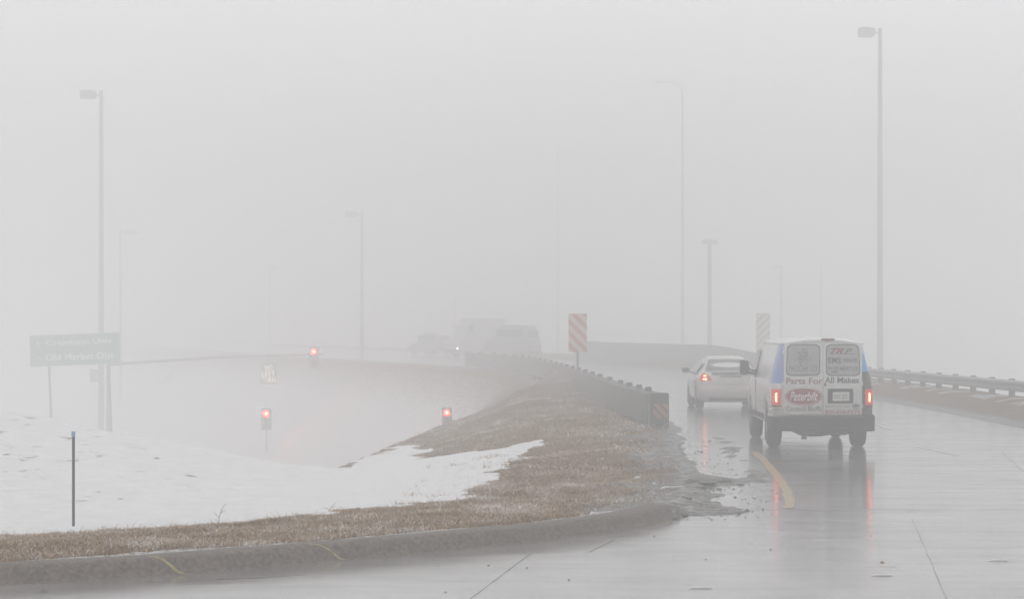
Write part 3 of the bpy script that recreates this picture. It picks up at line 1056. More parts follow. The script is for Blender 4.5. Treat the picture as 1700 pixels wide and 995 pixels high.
WB = [(.0, .0), (.05, .02), (.085, .05), (.085, .10), (.03, .135), (.03, .175), (.085, .21), (.085, .26), (.05, .29), (0, .31),
      (-.01, .31), (.04, .285), (.07, .26), (.07, .215), (.015, .18), (.015, .13), (.07, .095), (.07, .05), (.04, .025), (-.01, 0)]
rail_line = smooth_line([(15.6, 34), (15.0, 44), (14.6, 50), (13.95, 59), (13.3, 68), (12.8, 75), (12.2, 86), (11.4, 100)], 6)
gr = thing('guardrail', 'grey steel guardrail with snow clumps under it along the right verge', 'guardrail', (0, 0, 0))
posts = resample([tuple(p) for p in rail_line], 1.9)
# the rail's face is seen from its road side
MB().loft(beam_rings(resample([tuple(p) for p in rail_line], .95), WB, 1, .46)).build('rail', M['steel'], gr)
for p in posts:
    t = MB().box((p.x + .04, p.y - .05, -.5), (p.x + .20, p.y + .06, .80)); t.build('post', M['darksteel'], gr)
# concrete parapet carrying on round the bend
par_line = smooth_line([(11.35, 100.3), (10.9, 104), (10.2, 109), (9.2, 115), (7.8, 121), (5.4, 129.5), (4.3, 137.3), (3.3, 142)], 6)
rings = []
for i, p in enumerate(par_line):
    t = (par_line[min(i + 1, len(par_line) - 1)] - par_line[max(i - 1, 0)]).normalized(); n = Vector((t.y, -t.x))
    hgt = .75 + .50 * min(1, i / 16)
    rings.append([(p.x + n.x * a + n.x * .6, p.y + n.y * a + n.y * .6, z) for a, z in ((0, -.3), (0, .1), (.12, .25), (.2, hgt), (.42, hgt), (.5, -.3))])
tag(MB().loft(rings).build('parapet', M['concrete'], smooth=30), 'dark low concrete parapet curving left behind the sedan', 'parapet')

# left barrier: end cushion and its fender panels
cu = thing('crash_cushion', 'dark crash cushion with a small striped panel at the near end of the barrier', 'crash barrier', (3.27, 48, 0), R(3))
MB().prism(rrect(0, .40, .42, .78, .05), 0, .5).build('nose', M['darksteel'], cu, bevel=.02)
hz = MB().prism(rrect(.02, .0, .33, .33, .02), -.012, -.002).build('hazard_panel', M['hazardlow'], cu)
hz.location = (0, 0, .39)
MB().box((-.26, -.03, .02), (-.212, .0, .55)).build('bracket', M['steel'], cu)
bar = [(3.22, 48.6), (3.1, 51), (2.92, 54), (2.78, 57.5), (2.68, 60.5), (2.5, 66), (2.28, 72), (2.05, 78), (1.5, 90), (.6, 103), (-.9, 113), (-2.4, 118)]
bl = smooth_line(bar, 6)
bl1 = [p for p in bl if p.y <= 60.6]
bl2 = [p for p in bl if p.y >= 60.4]
TB = [(-.19, .08), (-.19, .30), (-.11, .34), (-.11, .40), (-.19, .44), (-.19, .55), (-.11, .59), (-.11, .65), (-.19, .69), (-.19, .75), (-.15, .77), (.15, .77), (.19, .75), (.19, .08), (.15, .08), (-.15, .08)]
k = 0
idx = [i for i in range(0, len(bl1) - 1, 3)]
for a in idx:
    seg_l = bl1[a:a + 4]
    if len(seg_l) > 1:
        w_ = .0 + .012 * (k % 2)
        MB().loft(beam_rings(seg_l, [(x * (1 + w_), z - .004 * (k % 2)) for x, z in TB])).build('fender_panel', M['darksteel'], cu).matrix_world = Matrix()
        k += 1
bpy.context.view_layer.update()
inv = cu.matrix_world.inverted()
for o in cu.children:
    if o.name.startswith('fender_panel'):
        o.matrix_parent_inverse = inv
for y in (50, 51.9, 54.2, 56.6, 59.6):
    q = min(bl, key=lambda p: abs(p.y - y))
    o = MB().box((q.x - .07, q.y - .06, .05), (q.x + .07, q.y + .06, .87)).build('post', M['darksteel'], cu, bevel=.01)
    o.matrix_parent_inverse = inv
lb = thing('guardrail', 'dark steel barrier with stub posts running on from the crash cushion round the bend', 'guardrail')
MB().loft(beam_rings(bl2, [(x * .8, z + .0) for x, z in TB])).build('rail', M['darksteel'], lb)
for i, p in enumerate(resample([tuple(q) for q in bl2], 3.1)[:26]):
    if i == 0: continue
    MB().box((p.x - .07, p.y - .06, -.2), (p.x + .07, p.y + .06, .87)).build('post', M['darksteel'], lb)


# ------------------------------------------------------------------ vehicles
def wheel(parent, x, y, r, w, side, rim=True):
    t = MB().lathe_x([(-w / 2, r * .62), (-w / 2, r * .86), (-w / 2 + .03, r * .97), (-w / 2 + .06, r), (w / 2 - .06, r), (w / 2 - .03, r * .97), (w / 2, r * .86), (w / 2, r * .62)], (x, y, r), 32).build('wheel', M['rubber'], parent)
    mb = MB().lathe_x([(side * (w / 2 - .02), r * .60), (side * (w / 2 - .05), r * .5), (side * (w / 2 - .03), r * .3), (side * (w / 2 + .01), r * .22), (side * (w / 2 + .015), .01)], (x, y, r), 20)
    mb.build('rim', M['rim'], t)
    return t


def body_ring(y, zb, zt, wb, wt, belt, zs, crown=.04, rc=.10):
    """half outline from the bottom centre round to the roof centre, then mirrored"""
    half = [(0, zb), (wb - .10, zb), (wb - .02, zb + .04), (wb, min(zb + .16, belt - .05)), (wb + .005, (max(zb, .5) + belt) / 2), (wb - .01, belt)]
    for i, u in enumerate(zs):
        half.append((wb - .01 + (wt - wb) * u, belt + (zt - rc - belt) * u))
    half += [(wt - rc * .35, zt - rc * .35), (wt - rc * 1.2, zt), (wt * .5, zt + crown * .8), (0, zt + crown)]
    return [(x, y, z) for x, z in half] + [(-x, y, z) for x, z in half[-2:0:-1]]


# --- the white van
VD = 39.9
VX = 5.72
van = thing('van', 'white delivery van with lit tail lamps and lettered rear doors, nearest on the wet road', 'van', (VX, VD, 0), R(-1.2))
van.scale = (.955, 1, 1)
ZS = (.33, .66, 1.0)
rear_r, front_r = .36, .36
yr, yf = 1.15, 4.55


def arch(y):
    zb = .42
    for yc in (yr, yf):
        d_ = abs(y - yc)
        if d_ < .46: zb = max(zb, .36 + math.sqrt(.46 ** 2 - d_ ** 2))
    return zb


rings = []
ys_ = [0.0, .03, .10, .22, .45, .69, .70, .76, .85, 1.0, 1.15, 1.3, 1.45, 1.54, 1.60, 1.61, 1.9, 2.6, 3.2, 3.6]
for y in ys_:
    wb = .98 - .23 * max(0, 1 - y / .22) ** 2.2
    wt = .80 - .03 * max(0, 1 - y / .22) ** 2
    rings.append(body_ring(y, arch(y) if y > .3 else .60 - .18 * (y / .3), 2.0 - .03 * max(0, 1 - y / .12) ** 2, wb, wt, 1.22, ZS, .065))
for y, zt, wt in ((3.9, 2.0, .76), (4.05, 1.93, .74), (4.09, 1.88, .74), (4.3, 1.68, .78), (4.55, 1.45, .84), (4.7, 1.30, .86), (4.9, 1.22, .86), (5.01, 1.19, .85), (5.2, 1.12, .83), (5.4, .98, .80)):
    rings.append(body_ring(y, arch(y), zt, .98 - .12 * max(0, (y - 4.9) / .5) ** 2, wt, min(1.22, zt - .14), ZS, .03))


def van_paint(c):
    if c.x < -.7 and c.y < .6 and 1.30 < c.z < 1.93: return 1
    if c.y < .42 and abs(c.x) > .76 and c.z > .62:
        if c.x < 0: return 1 if c.z > 1.36 else 0
        if c.z > 1.48: return 2 if c.z < 1.97 else 0
        return 3
    if c.x > .8 and c.z < 1.48 and c.y < 2.5: return 3
    return 0


MB().loft(rings, mfun=van_paint).build('body', [M['white'], M['blue'], M['sky_blue'], M['wrapdark']], van, smooth=40)
# rain gutter over the doors and along the roof sides
g_ = MB()
g_.tube([(-.80, .02, 1.955), (-.4, -.012, 1.99), (0, -.014, 2.0), (.4, -.012, 1.99), (.80, .02, 1.955)], .012, 6)
for s in (-1, 1): g_.tube([(s * .80, .02, 1.955), (s * .80, .3, 1.95), (s * .80, 3.8, 1.95)], .012, 6)
g_.build('rain_gutter', M['white'], van)
# side windows of the cab
for s in (-1, 1):
    x = s
    mb = MB().add([(s * .985, 3.35, 1.26), (s * .975, 4.25, 1.26), (s * .86, 3.95, 1.80), (s * .84, 3.40, 1.80)], [(0, 1, 2, 3)])
    mb.add([(s * 1.0, 3.35, 1.26), (s * .99, 4.25, 1.26), (s * .875, 3.95, 1.80), (s * .855, 3.40, 1.80)], [(0, 1, 2, 3)])
    mb.build('side_window', M['glass'], van, smooth=0)
    # front door seam
    MB().box((s * .984 - .004, 3.25, .6), (s * .984 + .004, 3.262, 1.22)).build('door_seam', M['gasket'], van)
mb = MB().add([(-.72, 4.12, 1.88), (.72, 4.12, 1.88), (.80, 4.66, 1.38), (-.80, 4.66, 1.38)], [(0, 1, 2, 3)])
mb.build('windscreen', M['glass'], van, smooth=0)
# rear doors
for s in (-1, 1):
    x0, x1 = (-.752, -.006) if s < 0 else (.006, .752)
    out = [(x0, .645), (x1, .645), (x1, 1.955), (x0, 1.94)] if s < 0 else [(x0, .645), (x1, .645), (x1, 1.94), (x0, 1.955)]
    dr = MB().prism(out, -.022, .004).build('rear_door', M['white'], van, bevel=.008)
    cx = s * .385
    wo = rrect(cx, 1.655, .66, .58, .09, 6)
    # slight narrowing of the window towards the outer top corner
    wo = [(x - s * .05 * max(0, (z - 1.4)) * (1 if (x - cx) * s > 0 else 0), z) for x, z in wo]
    MB().prism(wo, -.030, -.020).build('window_seal', M['gasket'], dr)
    wi = [(cx + (x - cx) * .945, 1.655 + (z - 1.655) * .94) for x, z in wo]
    MB().prism(wi, -.034, -.0295).build('window', M['decalglass'], dr)
    # door crease and hinges
    MB().box((x0 + .02, -.026, 1.135), (x1 - .02, -.0215, 1.147)).build('crease', M['plate'], dr)
    for z in (.80, 1.22, 1.80):
        MB().box((s * .752 - .03, -.03, z - .035), (s * .752 + .02, -.012, z + .035)).build('hinge', M['white'], dr, bevel=.006)
    if s < 0:
        text('lettering', 'Parts For', M['reddark'], dr, (-.36, -.022, 1.27), .115, .70, bold=.02)
        oval = lambda a, b, n=40: [(-.37 + a * math.cos(2 * math.pi * i / n), .985 + b * math.sin(2 * math.pi * i / n)) for i in range(n)]
        MB().prism(oval(.365, .17), -.0255, -.021).build('emblem_ring', M['redink'], dr)
        MB().prism(oval(.350, .157), -.0275, -.0253).build('emblem_ring', M['whiteink'], dr)
        MB().prism(oval(.340, .149), -.0295, -.0273).build('emblem', M['redink'], dr)
        text('lettering', 'Peterbilt', M['whiteink'], dr, (-.37, -.0293, .985), .17, .54, shear=.35, bold=.012)
        text('lettering', 'Council Bluffs,', M['ink'], dr, (-.36, -.022, .755), .105, .70, bold=.01)
        text('lettering', 'PACCAR 125', M['greyink'], dr, (-.385, -.034, 1.50), .10, .56, shear=.25)
        text('lettering', 'Powered by Quality', M['greyink'], dr, (-.385, -.034, 1.415), .055, .52, shear=.2, bold=.01)
        # mottled printed picture
        mb = MB()
        r2 = random.Random(3)
        for i in range(38):
            a = r2.uniform(0, 6.28); rr = r2.uniform(0, 1) ** .5
            px_, pz_ = -.36 + .17 * rr * math.cos(a), 1.745 + .12 * rr * math.sin(a) + (.0 if r2.random() < .7 else -.08)
            px_ += -.05 if pz_ < 1.66 else 0
            q = r2.uniform(.018, .04)
            n_ = 7
            mb.prism([(px_ + q * r2.uniform(.6, 1.1) * math.cos(6.28 * j / n_), pz_ + q * .8 * r2.uniform(.6, 1.1) * math.sin(6.28 * j / n_)) for j in range(n_)], -.0345 - .0001 * i, -.033)
        mb.build('printed_picture', mat('picture_ink', (.22, .22, .215), .4, noise_amt=.5, scale=25), dr)
    else:
        text('lettering', 'All Makes', M['ink'], dr, (.36, -.022, 1.285), .115, .66, bold=.02)
        text('lettering', 'TR', M['redink'], dr, (.27, -.034, 1.825), .10, .27, shear=.5, bold=.03)
        text('lettering', 'P', M['greyink'], dr, (.48, -.034, 1.825), .10, .15, shear=.5, bold=.03)
        MB().box((.13, -.0365, 1.765), (.60, -.0338, 1.775)).build('underline', M['greyink'], dr)
        text('lettering', 'EMS', M['greyink'], dr, (.22, -.034, 1.65), .11, .25, bold=.03)
        text('lettering', 'HENDR', M['greyink'], dr, (.52, -.034, 1.655), .08, .28, bold=.01)
        text('lettering', 'BOSE', M['greyink'], dr, (.20, -.034, 1.505), .06, .21, bold=.02)
        text('lettering', 'MERITOR', M['greyink'], dr, (.50, -.034, 1.495), .08, .35, shear=.2, bold=.01)
        MB().prism([(.22 + .07 * math.cos(2 * math.pi * i / 20), 1.435 + .022 * math.sin(2 * math.pi * i / 20)) for i in range(20)], -.0362, -.0338).build('oval_mark', M['greyink'], dr)
        fr = MB().prism(rrect(.335, .99, .49, .27, .02), -.034, -.021).build('plate_recess', M['bumper'], dr, bevel=.004)
        MB().prism(rrect(.345, .985, .32, .165, .012), -.038, -.033).build('licence_plate', M['plate'], dr)
        text('lettering', 'KPC 077', M['greyink'], dr, (.345, -.038, .98), .09, .25)
        text('lettering', 'peterock.com', M['greyink'], dr, (.28, -.022, .80), .05, .46)
        MB().prism([(.63 + .075 * math.cos(2 * math.pi * i / 24), .815 + .032 * math.sin(2 * math.pi * i / 24)) for i in range(24)], -.026, -.021).build('oval_badge', M['greyink'], dr)
        MB().box((.58, -.0255, .755), (.68, -.0215, .770)).build('small_badge', M['greyink'], dr)
        text('lettering', '800-454-PETE', M['reddark'], dr, (.38, -.022, .70), .075, .68, bold=.015)
        MB().box((.02, -.05, 1.175), (.06, -.02, 1.225)).build('handle', M['black'], dr, bevel=.006)
# tail lamps on the rounded rear corners
for s in (-1, 1):
    def lampring(z, g=0.0):
        pts = []
        for x, y in ((.80, .004), (.86, .022), (.925, .075), (.965, .15)):
            pts.append((s * (x + .006 + g * .5), y - .016 - g, z))
        for x, y in ((.955, .18), (.90, .12), (.84, .07), (.785, .04)):
            pts.append((s * x, y, z))
        return pts
    MB().loft([lampring(.76), lampring(.78, .004), lampring(1.15, .004), lampring(1.17)]).build('lamp_bezel', M['wrapdark'] if s > 0 else M['plate'], van)
    tl = MB().loft([lampring(.83, .008), lampring(.85, .014), lampring(1.10, .014), lampring(1.12, .008)]).build('tail_lamp', M['lens'], van)
    MB().prism(rrect(s * .88, .965, .07, .17, .03), -.002, .02).build('bulb', M['core'], tl)
    MB().loft([lampring(.785, .008), lampring(.826, .008)]).build('reflector', M['deadlens'], van)
# high brake lamp, roof panel
MB().box((-.03, -.035, 2.012), (.22, .06, 2.052)).build('brake_lamp', M['deadlens'], van, bevel=.01)
# bumper
prof_b = [(.345, 0), (.36, -.06), (.60, -.075), (.625, -.05), (.63, .06), (.34, .06)]
rings = []
for x, dy, kz in ((-1.0, .42, .03), (-1.0, .06, .0), (-.96, -.06, 0), (-.85, -.10, 0), (0, -.115, 0), (.85, -.10, 0), (.96, -.06, 0), (1.0, .06, 0), (1.0, .42, .03)):
    rings.append([(x, dy + y, z + kz) for z, y in prof_b])
MB().loft(rings).build('rear_bumper', M['bumper'], van, smooth=40)
MB().tube([(-1.003, .34, .74), (-.985, .10, .735), (-.93, .03, .735)], .013, 6).build('side_trim', M['chrome'], van)
MB().tube([(-1.015, .42, .64), (-1.01, .06, .632), (-.965, -.10, .628), (-.90, -.13, .626)], .012, 6).build('bumper_trim', M['chrome'], van)
# underbody
mb = MB()
mb.loft([[(-.80, y, .62), (.80, y, .62), (.72, y, .36), (.45, y, .27), (.12, y, .19 if 1.0 < y < 1.5 else .27), (-.10, y, .18 if 1.0 < y < 1.5 else .27), (-.38, y, .24), (-.55, y, .33), (-.72, y, .36)] for y in (.06, .5, 1.0, 1.15, 1.5, 2.2, 4.0, 4.9)])
mb.tube([(-.78, 1.15, .37), (0, 1.15, .36), (.78, 1.15, .37)], .07, 10)
mb.tube([(.55, .2, .34), (.58, .0, .33), (.60, -.06, .32)], .035, 8)
mb.build('underbody', M['under'], van, smooth=30)
MB().box((-.40, -.10, .23), (-.34, -.02, .40)).box((-.42, -.14, .20), (-.32, -.02, .24)).build('tow_hitch', M['black'], van)
MB().box((-.95, 1.66, .10), (-.70, 1.69, .45)).build('mud_flap', M['black'], van)
for s in (-1, 1):
    wheel(van, s * .83, yr, .37, .27, s)
    wheel(van, s * .85, yf, .37, .24, s)
# chrome step strip and dark sill along the left side
for s in (-1, 1):
    MB().box((s * .99 - .012, 1.65, .50), (s * .99 + .012, 4.05, .60)).build('side_sill', M['bumper'], van, bevel=.005)
    MB().box((s * .995 - .006, 1.65, .86), (s * .995 + .006, 4.05, .89)).build('side_moulding', M['plate'], van)
# mirrors
for s in (-1, 1):
    mr = MB().loft([[(s * (1.15 + a * q), 3.98 + dy, 1.44 + b * q) for a, b in rrect(0, 0, .20, .29, .05)] for dy, q in ((-.04, .96), (-.0, 1.0), (.06, .9), (.10, .6))]).build('mirror', M['black'], van)
    MB().loft([[(s * (1.15 + a), 3.935 + dy, 1.44 + b) for a, b in rrect(0, 0, .16, .25, .04)] for dy in (0, .006)]).build('mirror_glass', M['glass'], mr)
    MB().tube([(s * .92, 4.0, 1.32), (s * 1.10, 3.99, 1.34)], .03, 6).tube([(s * .92, 4.0, 1.36), (s * 1.08, 3.99, 1.42)], .018, 6).build('mirror_arm', M['black'], mr)

# --- the pale sedan ahead
sd = thing('sedan', 'pale sedan with tail lamps lit, driving just ahead of the white van', 'car', (5.88, 58.2, 0), R(-.2))
rings = []


def arch2(y):
    zb = .26
    for yc in (.95, 3.65):
        d_ = abs(y - yc)
        if d_ < .38: zb = max(zb, .30 + math.sqrt(.38 ** 2 - d_ ** 2))
    return zb


for y, zt, wt, belt, wb in ((0, .72, .66, .60, .72), (.03, .86, .72, .70, .80), (.10, .98, .72, .82, .85), (.3, 1.01, .72, .86, .87), (.56, 1.02, .71, .88, .875), (.57, 1.02, .71, .88, .875), (.65, 1.03, .71, .9, .875), (.95, 1.21, .66, .92, .875), (1.25, 1.32, .57, .92, .875), (1.33, 1.35, .56, .92, .875), (1.34, 1.36, .56, .92, .875), (1.6, 1.40, .54, .92, .875), (2.3, 1.43, .53, .92, .875), (2.7, 1.38, .55, .92, .875), (3.27, 1.13, .66, .92, .87), (3.28, 1.12, .66, .92, .87), (3.4, 1.03, .70, .88, .87), (3.65, .99, .72, .85, .865), (4.03, .93, .70, .80, .85), (4.04, .92, .70, .8, .85), (4.35, .82, .66, .68, .78), (4.5, .66, .6, .52, .68)):
    rings.append(body_ring(y, arch2(y), zt, wb, wt, belt, ZS, .02, .07))
MB().loft(rings).build('body', M['sedan'], sd, smooth=40)
# rear window
mb = MB().add([(-.63, .70, 1.075), (.63, .70, 1.075), (.50, 1.26, 1.345), (-.50, 1.26, 1.345), (-.63, .685, 1.085), (.63, .685, 1.085), (.50, 1.245, 1.36), (-.50, 1.245, 1.36)],
              [(0, 1, 2, 3), (7, 6, 5, 4), (0, 4, 5, 1), (1, 5, 6, 2), (2, 6, 7, 3), (3, 7, 4, 0)])
mb.build('rear_window', M['glass'], sd, smooth=0)
for s in (-1, 1):
    mb = MB()
    mb.add([(s * .875, 1.0, .965), (s * .875, 3.25, .965), (s * .665, 2.65, 1.30), (s * .66, 1.45, 1.30)], [(0, 1, 2, 3)])
    mb.build('side_window', M['glass'], sd, smooth=0)
    mr = MB().loft([[(s * (1.0 + a * q), 2.85 + dy, 1.03 + b * q) for a, b in rrect(0, 0, .20, .13, .04)] for dy, q in ((0, .9), (.04, 1), (.12, .7))]).build('mirror', M['bumper'], sd)
    MB().tube([(s * .84, 2.88, .98), (s * .93, 2.88, 1.01)], .02, 6).build('mirror_arm', M['bumper'], mr)
    # wrap-round lamp, tall triangle
    pts_ = [(.50, .82), (.84, .79), (.86, .86), (.76, 1.0), (.66, 1.0), (.56, .90)]
    tl = MB().prism([(s * x, z) for x, z in pts_], -.0, .14).build('tail_lamp', M['lens'], sd, bevel=.01)
    MB().prism(rrect(s * .70, .845, .11, .05, .02), -.012, -.001).build('bulb', M['core'], tl)
    MB().prism(rrect(s * .70, .935, .08, .04, .015), -.012, -.001).build('bulb', M['core'], tl)
    wheel(sd, s * .77, .95, .32, .21, s)
    wheel(sd, s * .77, 3.65, .32, .21, s)
MB().prism([(-.50, .985), (.50, .985), (.52, 1.045), (-.52, 1.045)], .02, .10).build('spoiler_gap', M['reddark'] if 0 else M['carpaint'], sd, bevel=.01)
MB().prism([(-.30, .90), (.30, .90), (.27, .945), (-.27, .945)], .012, .06).build('trunk_trim', M['carpaint'], sd, bevel=.006)
MB().prism(rrect(.05, .80, .32, .15, .012), -.03, .04).build('licence_plate', M['plate'], sd)
rings = []
for x, dy in ((-.87, .5), (-.87, .12), (-.80, -.02), (-.60, -.09), (0, -.12), (.60, -.09), (.80, -.02), (.87, .12), (.87, .5)):
    rings.append([(x, dy + y, z) for z, y in ((.34, .04), (.40, -.01), (.58, -.02), (.66, .02), (.67, .12), (.34, .14))])
MB().loft(rings).build('rear_bumper', M['pinkish'], sd, smooth=50)
MB().loft([[(x, dy, .34), (x, dy, .23), (x, dy + .4, .24), (x, dy + .4, .36)] for x, dy in ((-.80, .10), (-.6, .0), (0, -.06), (.6, .0), (.80, .10))]).build('lower_valance', M['under'], sd)
MB().box((-.70, .3, .26), (.70, 4.1, .34)).build('underbody', M['under'], sd, bevel=.02)


# --- dim vehicles far round the bend
def far_vehicle(name, label, cat, loc, rz, L, Wd, H, paint, kind, group='vehicles half lost in the fog round the bend'):
    t = thing(name, label, cat, loc, rz, group)
    w = Wd / 2
    if kind == 'van':
        st = ((0, .9, .8), (.05, H * .55, .9), (.35, H * .97, .84), (L * .5, H, .82), (L * .64, H * .97, .82), (L * .80, H * .60, .88), (L * .97, H * .50, .86), (L, H * .34, .8))
    elif kind == 'car':
        st = ((0, .6, .85), (.1, .9, .9), (L * .22, .95, .88), (L * .38, H * .97, .70), (L * .55, H, .68), (L * .74, .95, .86), (L * .95, .78, .86), (L, .5, .8))
    else:
        st = ((0, H, .98), (.05, H, 1), (L * .68, H, 1), (L * .70, H * .86, .92), (L * .80, H * .84, .88), (L * .86, H * .52, .9), (L * .99, H * .46, .9), (L, H * .3, .85))
    rings = []
    for y, zt, wt in st:
        rings.append([(x * w, y - L / 2, z) for x, z in ((-.98, .35), (-1, .6), (-1, min(zt * .62, 1.1)), (-wt, zt - .06), (-wt + .08, zt), (wt - .08, zt), (wt, zt - .06), (1, min(zt * .62, 1.1)), (1, .6), (.98, .35))])
    MB().loft(rings).build('body', paint, t, smooth=30)
    for s in (-1, 1):
        for y in (-L * .32, L * .30):
            wheel(t, s * (w - .12), y, .34, .22, s)
        a0, a1 = (.1, .28) if kind == 'truck' else (-.35, .2)
        zw = H * .66
        MB().box((s * (w * (.93 if kind != 'car' else .86)) - .02, L * a0, zw), (s * (w * (.93 if kind != 'car' else .86)) + .02, L * a1, min(H * .86, zw + .5))).build('side_window', M['glass'], t)
        MB().box((s * w * .72 - .1, L / 2 - .04, .62), (s * w * .72 + .1, L / 2 + .02, .74)).build('head_lamp', M['headlamp'] if kind == 'truck' and s < 0 else M['plate'], t, bevel=.02)
        MB().box((s * w * .8 - .07, -L / 2 - .02, .8), (s * w * .8 + .07, -L / 2 + .04, 1.0)).build('tail_lamp', M['deadlens'], t, bevel=.02)
    MB().box((-w * .7, -L / 2 + .12, H * .62), (w * .7, -L / 2 + .16, H * .85)).build('rear_window', M['glass'], t)
    MB().box((-w * .95, -L / 2 - .06, .4), (w * .95, -L / 2 + .06, .58)).box((-w * .95, L / 2 - .06, .4), (w * .95, L / 2 + .06, .58)).build('bumper', M['bumper'], t, bevel=.02)
    return t


far_vehicle('minivan', 'dark tall vehicle half hidden in fog at the top of the ramp', 'van', (.0, 142, 0), R(62), 3.4, 1.9, 2.32, M['truckhazed'], 'van')
far_vehicle('truck', 'pale boxy truck with one bright lamp, dim in fog left of the dark vehicle', 'truck', (-2.55, 152, 0), R(118), 3.6, 2.1, 2.78, M['trucklight'], 'truck')
far_vehicle('car', 'faint grey car farthest round the ramp bend, left of the pale truck', 'car', (-6.3, 167, 0), R(50), 3.2, 1.7, 1.75, M['carpaint'], 'car')


# ------------------------------------------------------------------ small things on the ground
def lump(name, label, cat, loc, size, m, seed, group, flat=.35, n=9):
    r3 = random.Random(seed)
    mb = MB()
    rings = []
    for lv, (q, z) in enumerate(((.9, 0), (1, .4), (.62, .85), (.2, 1.0))):
        rings.append([(size[0] * q * r3.uniform(.65, 1.15) * math.cos(6.283 * j / n), size[1] * q * r3.uniform(.65, 1.15) * math.sin(6.283 * j / n), z * size[2] * r3.uniform(.8, 1.1)) for j in range(n)])
    mb.loft(rings)
    o = mb.build(name, m, smooth=25)
    o.location = loc
    o.rotation_euler = (r3.uniform(-.1, .1), r3.uniform(-.1, .1), r3.uniform(0, 3))
    return tag(o, label, cat, group)


def on_ground(px, py, lift=0.):
    """the point of the built ground that shows at a photo pixel"""
    dirx = (px - 850) / F; dz = (540 - py) / F
    d = 16.
    while d < 120:
        z = CAMZ + dz * d
        gz = max(float(sample_grid(np.array([dirx * d]), np.array([d]))(GZ)[0]), -9)
        inside = float(sample_grid(np.array([dirx * d]), np.array([d]))(GE)[0]) < 0
        if inside: gz = max(gz, 0)
        if z <= gz: return (dirx * d, d, gz + lift)
        d += .05
    return (dirx * 30, 30, 0)


LT = [(983, 856, .05, .03, 'crumpled white paper scrap on the grass just behind the kerb'),
      (992, 862, .035, .02, 'little white scrap touching the crumpled paper behind the kerb'),
      (1058, 796, .055, .03, 'white scrap on the muddy knoll, topmost of the litter near the mud'),
      (1086, 806, .04, .025, 'pale scrap below and right of the topmost litter on the knoll'),
      (1000, 764, .045, .02, 'tiny pale scrap up on the knoll grass'),
      (968, 790, .035, .02, 'tiny pale scrap on the knoll, left of the muddy ground'),
      (1101, 845, .04, .025, 'white crumb of litter near the end of the kerb'),
      (1087, 842, .035, .02, 'white crumb of litter left of the kerb end'),
      (1046, 733, .10, .015, 'flat pale strip of litter on the ground left of the crash cushion'),
      (664, 838, .06, .015, 'flat white bit of litter in the grass beside the snow')]
for i, (px, py, w, h, lab) in enumerate(LT):
    lump('litter', lab, 'litter', on_ground(px, py), (w, w * .6, h * 1.3), M['litter'], 100 + i, 'white scraps of litter on the verge')
for i, (px, py, w, lab) in enumerate(((1115, 812, .17, 'long pale splinter of board lying in the mud'), (1060, 852, .22, 'flat pale slab fragment at the grass edge behind the kerb'))):
    p = on_ground(px, py, .005)
    mb = MB().prism([(-w, 0), (w * .9, .004), (w, .018), (-w * .6, .022)], -.03, .04)
    o = mb.build('board_piece', M['litter'], bevel=.003); o.location = p; o.rotation_euler = (0, 0, R(25 - 40 * i))
    tag(o, lab, 'board', None)
lump('leaf', 'single brown dead leaf lying on the wet road', 'leaf', on_ground(1465, 936), (.022, .015, .012), M['leaf'], 5, None)
for i, (px, py, w, lab) in enumerate(((1163, 979, .075, 'thin white sliver on the road at the bottom edge, left of the leaf'),
                                      (1464, 958, .07, 'thin white sliver on the road just below the brown leaf'),
                                      (1657, 933, .07, 'thin white sliver on the road at the right side'))):
    p = on_ground(px, py, .001)
    mb = MB().prism([(-w * 1.4, 0), (w * 1.4, 0), (w, .008), (0, .011), (-w, .008)], -.03, .03)  # flat white prisms lying on the road
    o = mb.build('white_sliver', M['slush'], smooth=40); o.location = p; tag(o, lab, 'ice', 'white slivers on the wet road')
# broken lumps of pavement by the gutter
DB = [(1175, 803, .20, .05), (1205, 800, .14, .04), (1150, 801, .13, .05), (1228, 806, .10, .03), (1168, 812, .06, .035), (1182, 813, .05, .03), (1194, 814, .05, .03), (1158, 811, .05, .03), (1240, 850, .05, .035), (1227, 856, .025, .03),
      (1140, 828, .08, .03), (1120, 838, .09, .03), (1160, 838, .09, .03), (1190, 826, .06, .025), (1100, 868, .09, .04), (1118, 862, .11, .04), (1132, 856, .10, .04), (1200, 848, .05, .02)]
POS = ['widest flat chunk', 'chunk right of the widest one', 'chunk left of the widest one', 'small chunk at the right end of the row', 'pebble under the widest chunk', 'second pebble under the widest chunk',
       'third pebble under the widest chunk', 'pebble under the left chunk', 'dark lump sitting on the transverse road joint', 'dark pebble just below the lump on the road joint', 'low chunk in mud above the kerb end',
       'flat chunk beside the tip of the kerb', 'flat chunk in the middle of the mud tongue', 'small chunk at the top of the mud tongue', 'rough lump against the kerb face, leftmost of three',
       'rough lump against the kerb face, middle of three', 'rough lump against the kerb face, rightmost of three', 'small chunk at the edge of the mud tongue']
for i, ((px, py, w, h), ps_) in enumerate(zip(DB, POS)):
    lump('pavement_chunk', ps_ + ' of broken pavement' if 'pavement' not in ps_ else ps_, 'rubble', on_ground(px, py, -.008), (w, w * .7, h), M['debris'], 200 + i, 'broken pavement lumps in the gutter', n=8)
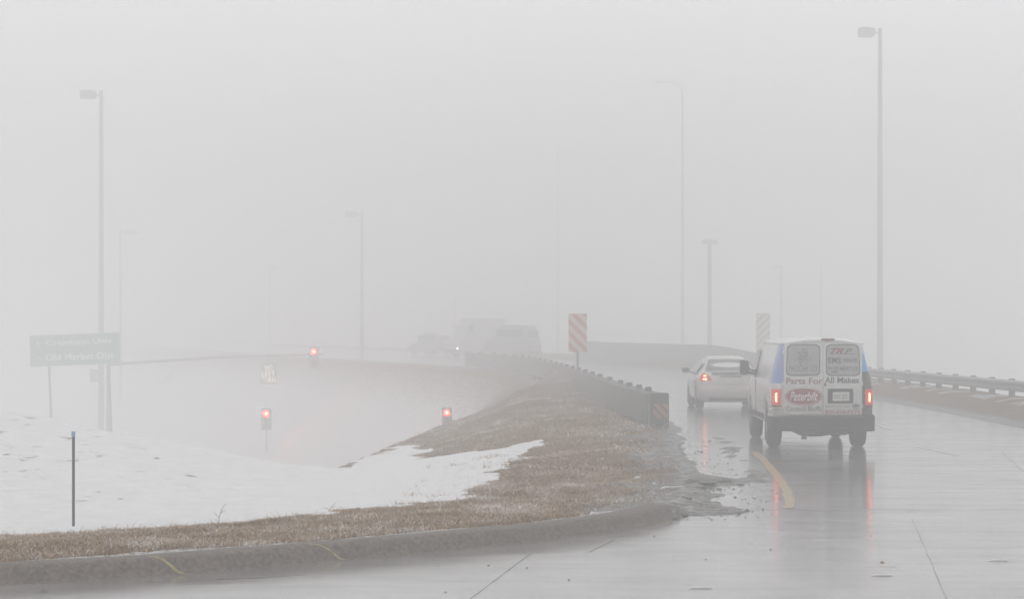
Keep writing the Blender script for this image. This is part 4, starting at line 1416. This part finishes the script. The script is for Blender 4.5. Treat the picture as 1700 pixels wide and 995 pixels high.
# grit and small stones washed along the gutter
rs = np.random.default_rng(11)
n_ = 9000
Xs = rs.uniform(-5.5, 5.0, n_); Ys = 18.5 + 34 * rs.uniform(0, 1, n_) ** 1.3
gg = sample_grid(Xs, Ys)
ee, zz_ = gg(GE), gg(GZ)
den = np.exp(-((ee + .35) / .55) ** 2) * np.where(Ys < 25.5, .10 * (ee < 0), 1.) * np.clip((50 - Ys) / 14, 0, 1)
den = np.maximum(den, .015 * (ee < 0) * (ee > -3))
kp = (rs.uniform(0, 1, n_) < den)
mb = MB()
for x_, y_, e_, z_ in zip(Xs[kp], Ys[kp], ee[kp], zz_[kp]):
    q_ = rs.uniform(.006, .02) * (1.8 if rs.uniform() < .06 else 1)
    zb_ = max(z_, 0) if e_ < 0 else z_
    c5 = [(x_ + q_ * rs.uniform(.7, 1.4) * math.cos(1.2566 * j), y_ + q_ * rs.uniform(.7, 1.4) * math.sin(1.2566 * j), zb_ - .002) for j in range(5)]
    mb.add(c5 + [(x_ + rs.uniform(-.3, .3) * q_, y_, zb_ + q_ * rs.uniform(.5, .9))], [(j, (j + 1) % 5, 5) for j in range(5)])
gvl = mb.build('gravel', M['debris'], smooth=0)
tag(gvl, 'fine dark grit and small stones washed along the gutter', 'gravel', kind='stuff')
# delineator stake
p = ground_at(122, 877, 26.6)
st = thing('stake', 'thin dark stake with a blue tip standing in snow behind the grass strip', 'stake', p)
top = at(123, 717, 26.6)
Hs = top.z - p[2]
MB().box((-.016, -.012, -.2), (.016, .012, Hs - .065)).box((-.004, -.022, -.2), (.004, -.011, Hs - .065)).build('shaft', M['stake'], st)
MB().box((-.021, -.024, Hs - .065), (.021, .014, Hs)).build('cap', M['stakeblue'], st, bevel=.004)

# ------------------------------------------------------------------ fog
m = bpy.data.materials.new('fog_air')
m.use_nodes = True
n = m.node_tree
n.nodes.clear()
out = n.nodes.new('ShaderNodeOutputMaterial')
v = n.nodes.new('ShaderNodeVolumePrincipled')
v.inputs['Color'].default_value = (.997, .998, 1, 1)
v.inputs['Density'].default_value = .0152
v.inputs['Anisotropy'].default_value = .0
n.links.new(v.outputs[0], out.inputs['Volume'])
m.cycles.homogeneous_volume = True
hz = MB().box((-345, -55, -7.8), (345, 345, 25.5)).build('haze', m, smooth=0)
hz['kind'] = 'stuff'
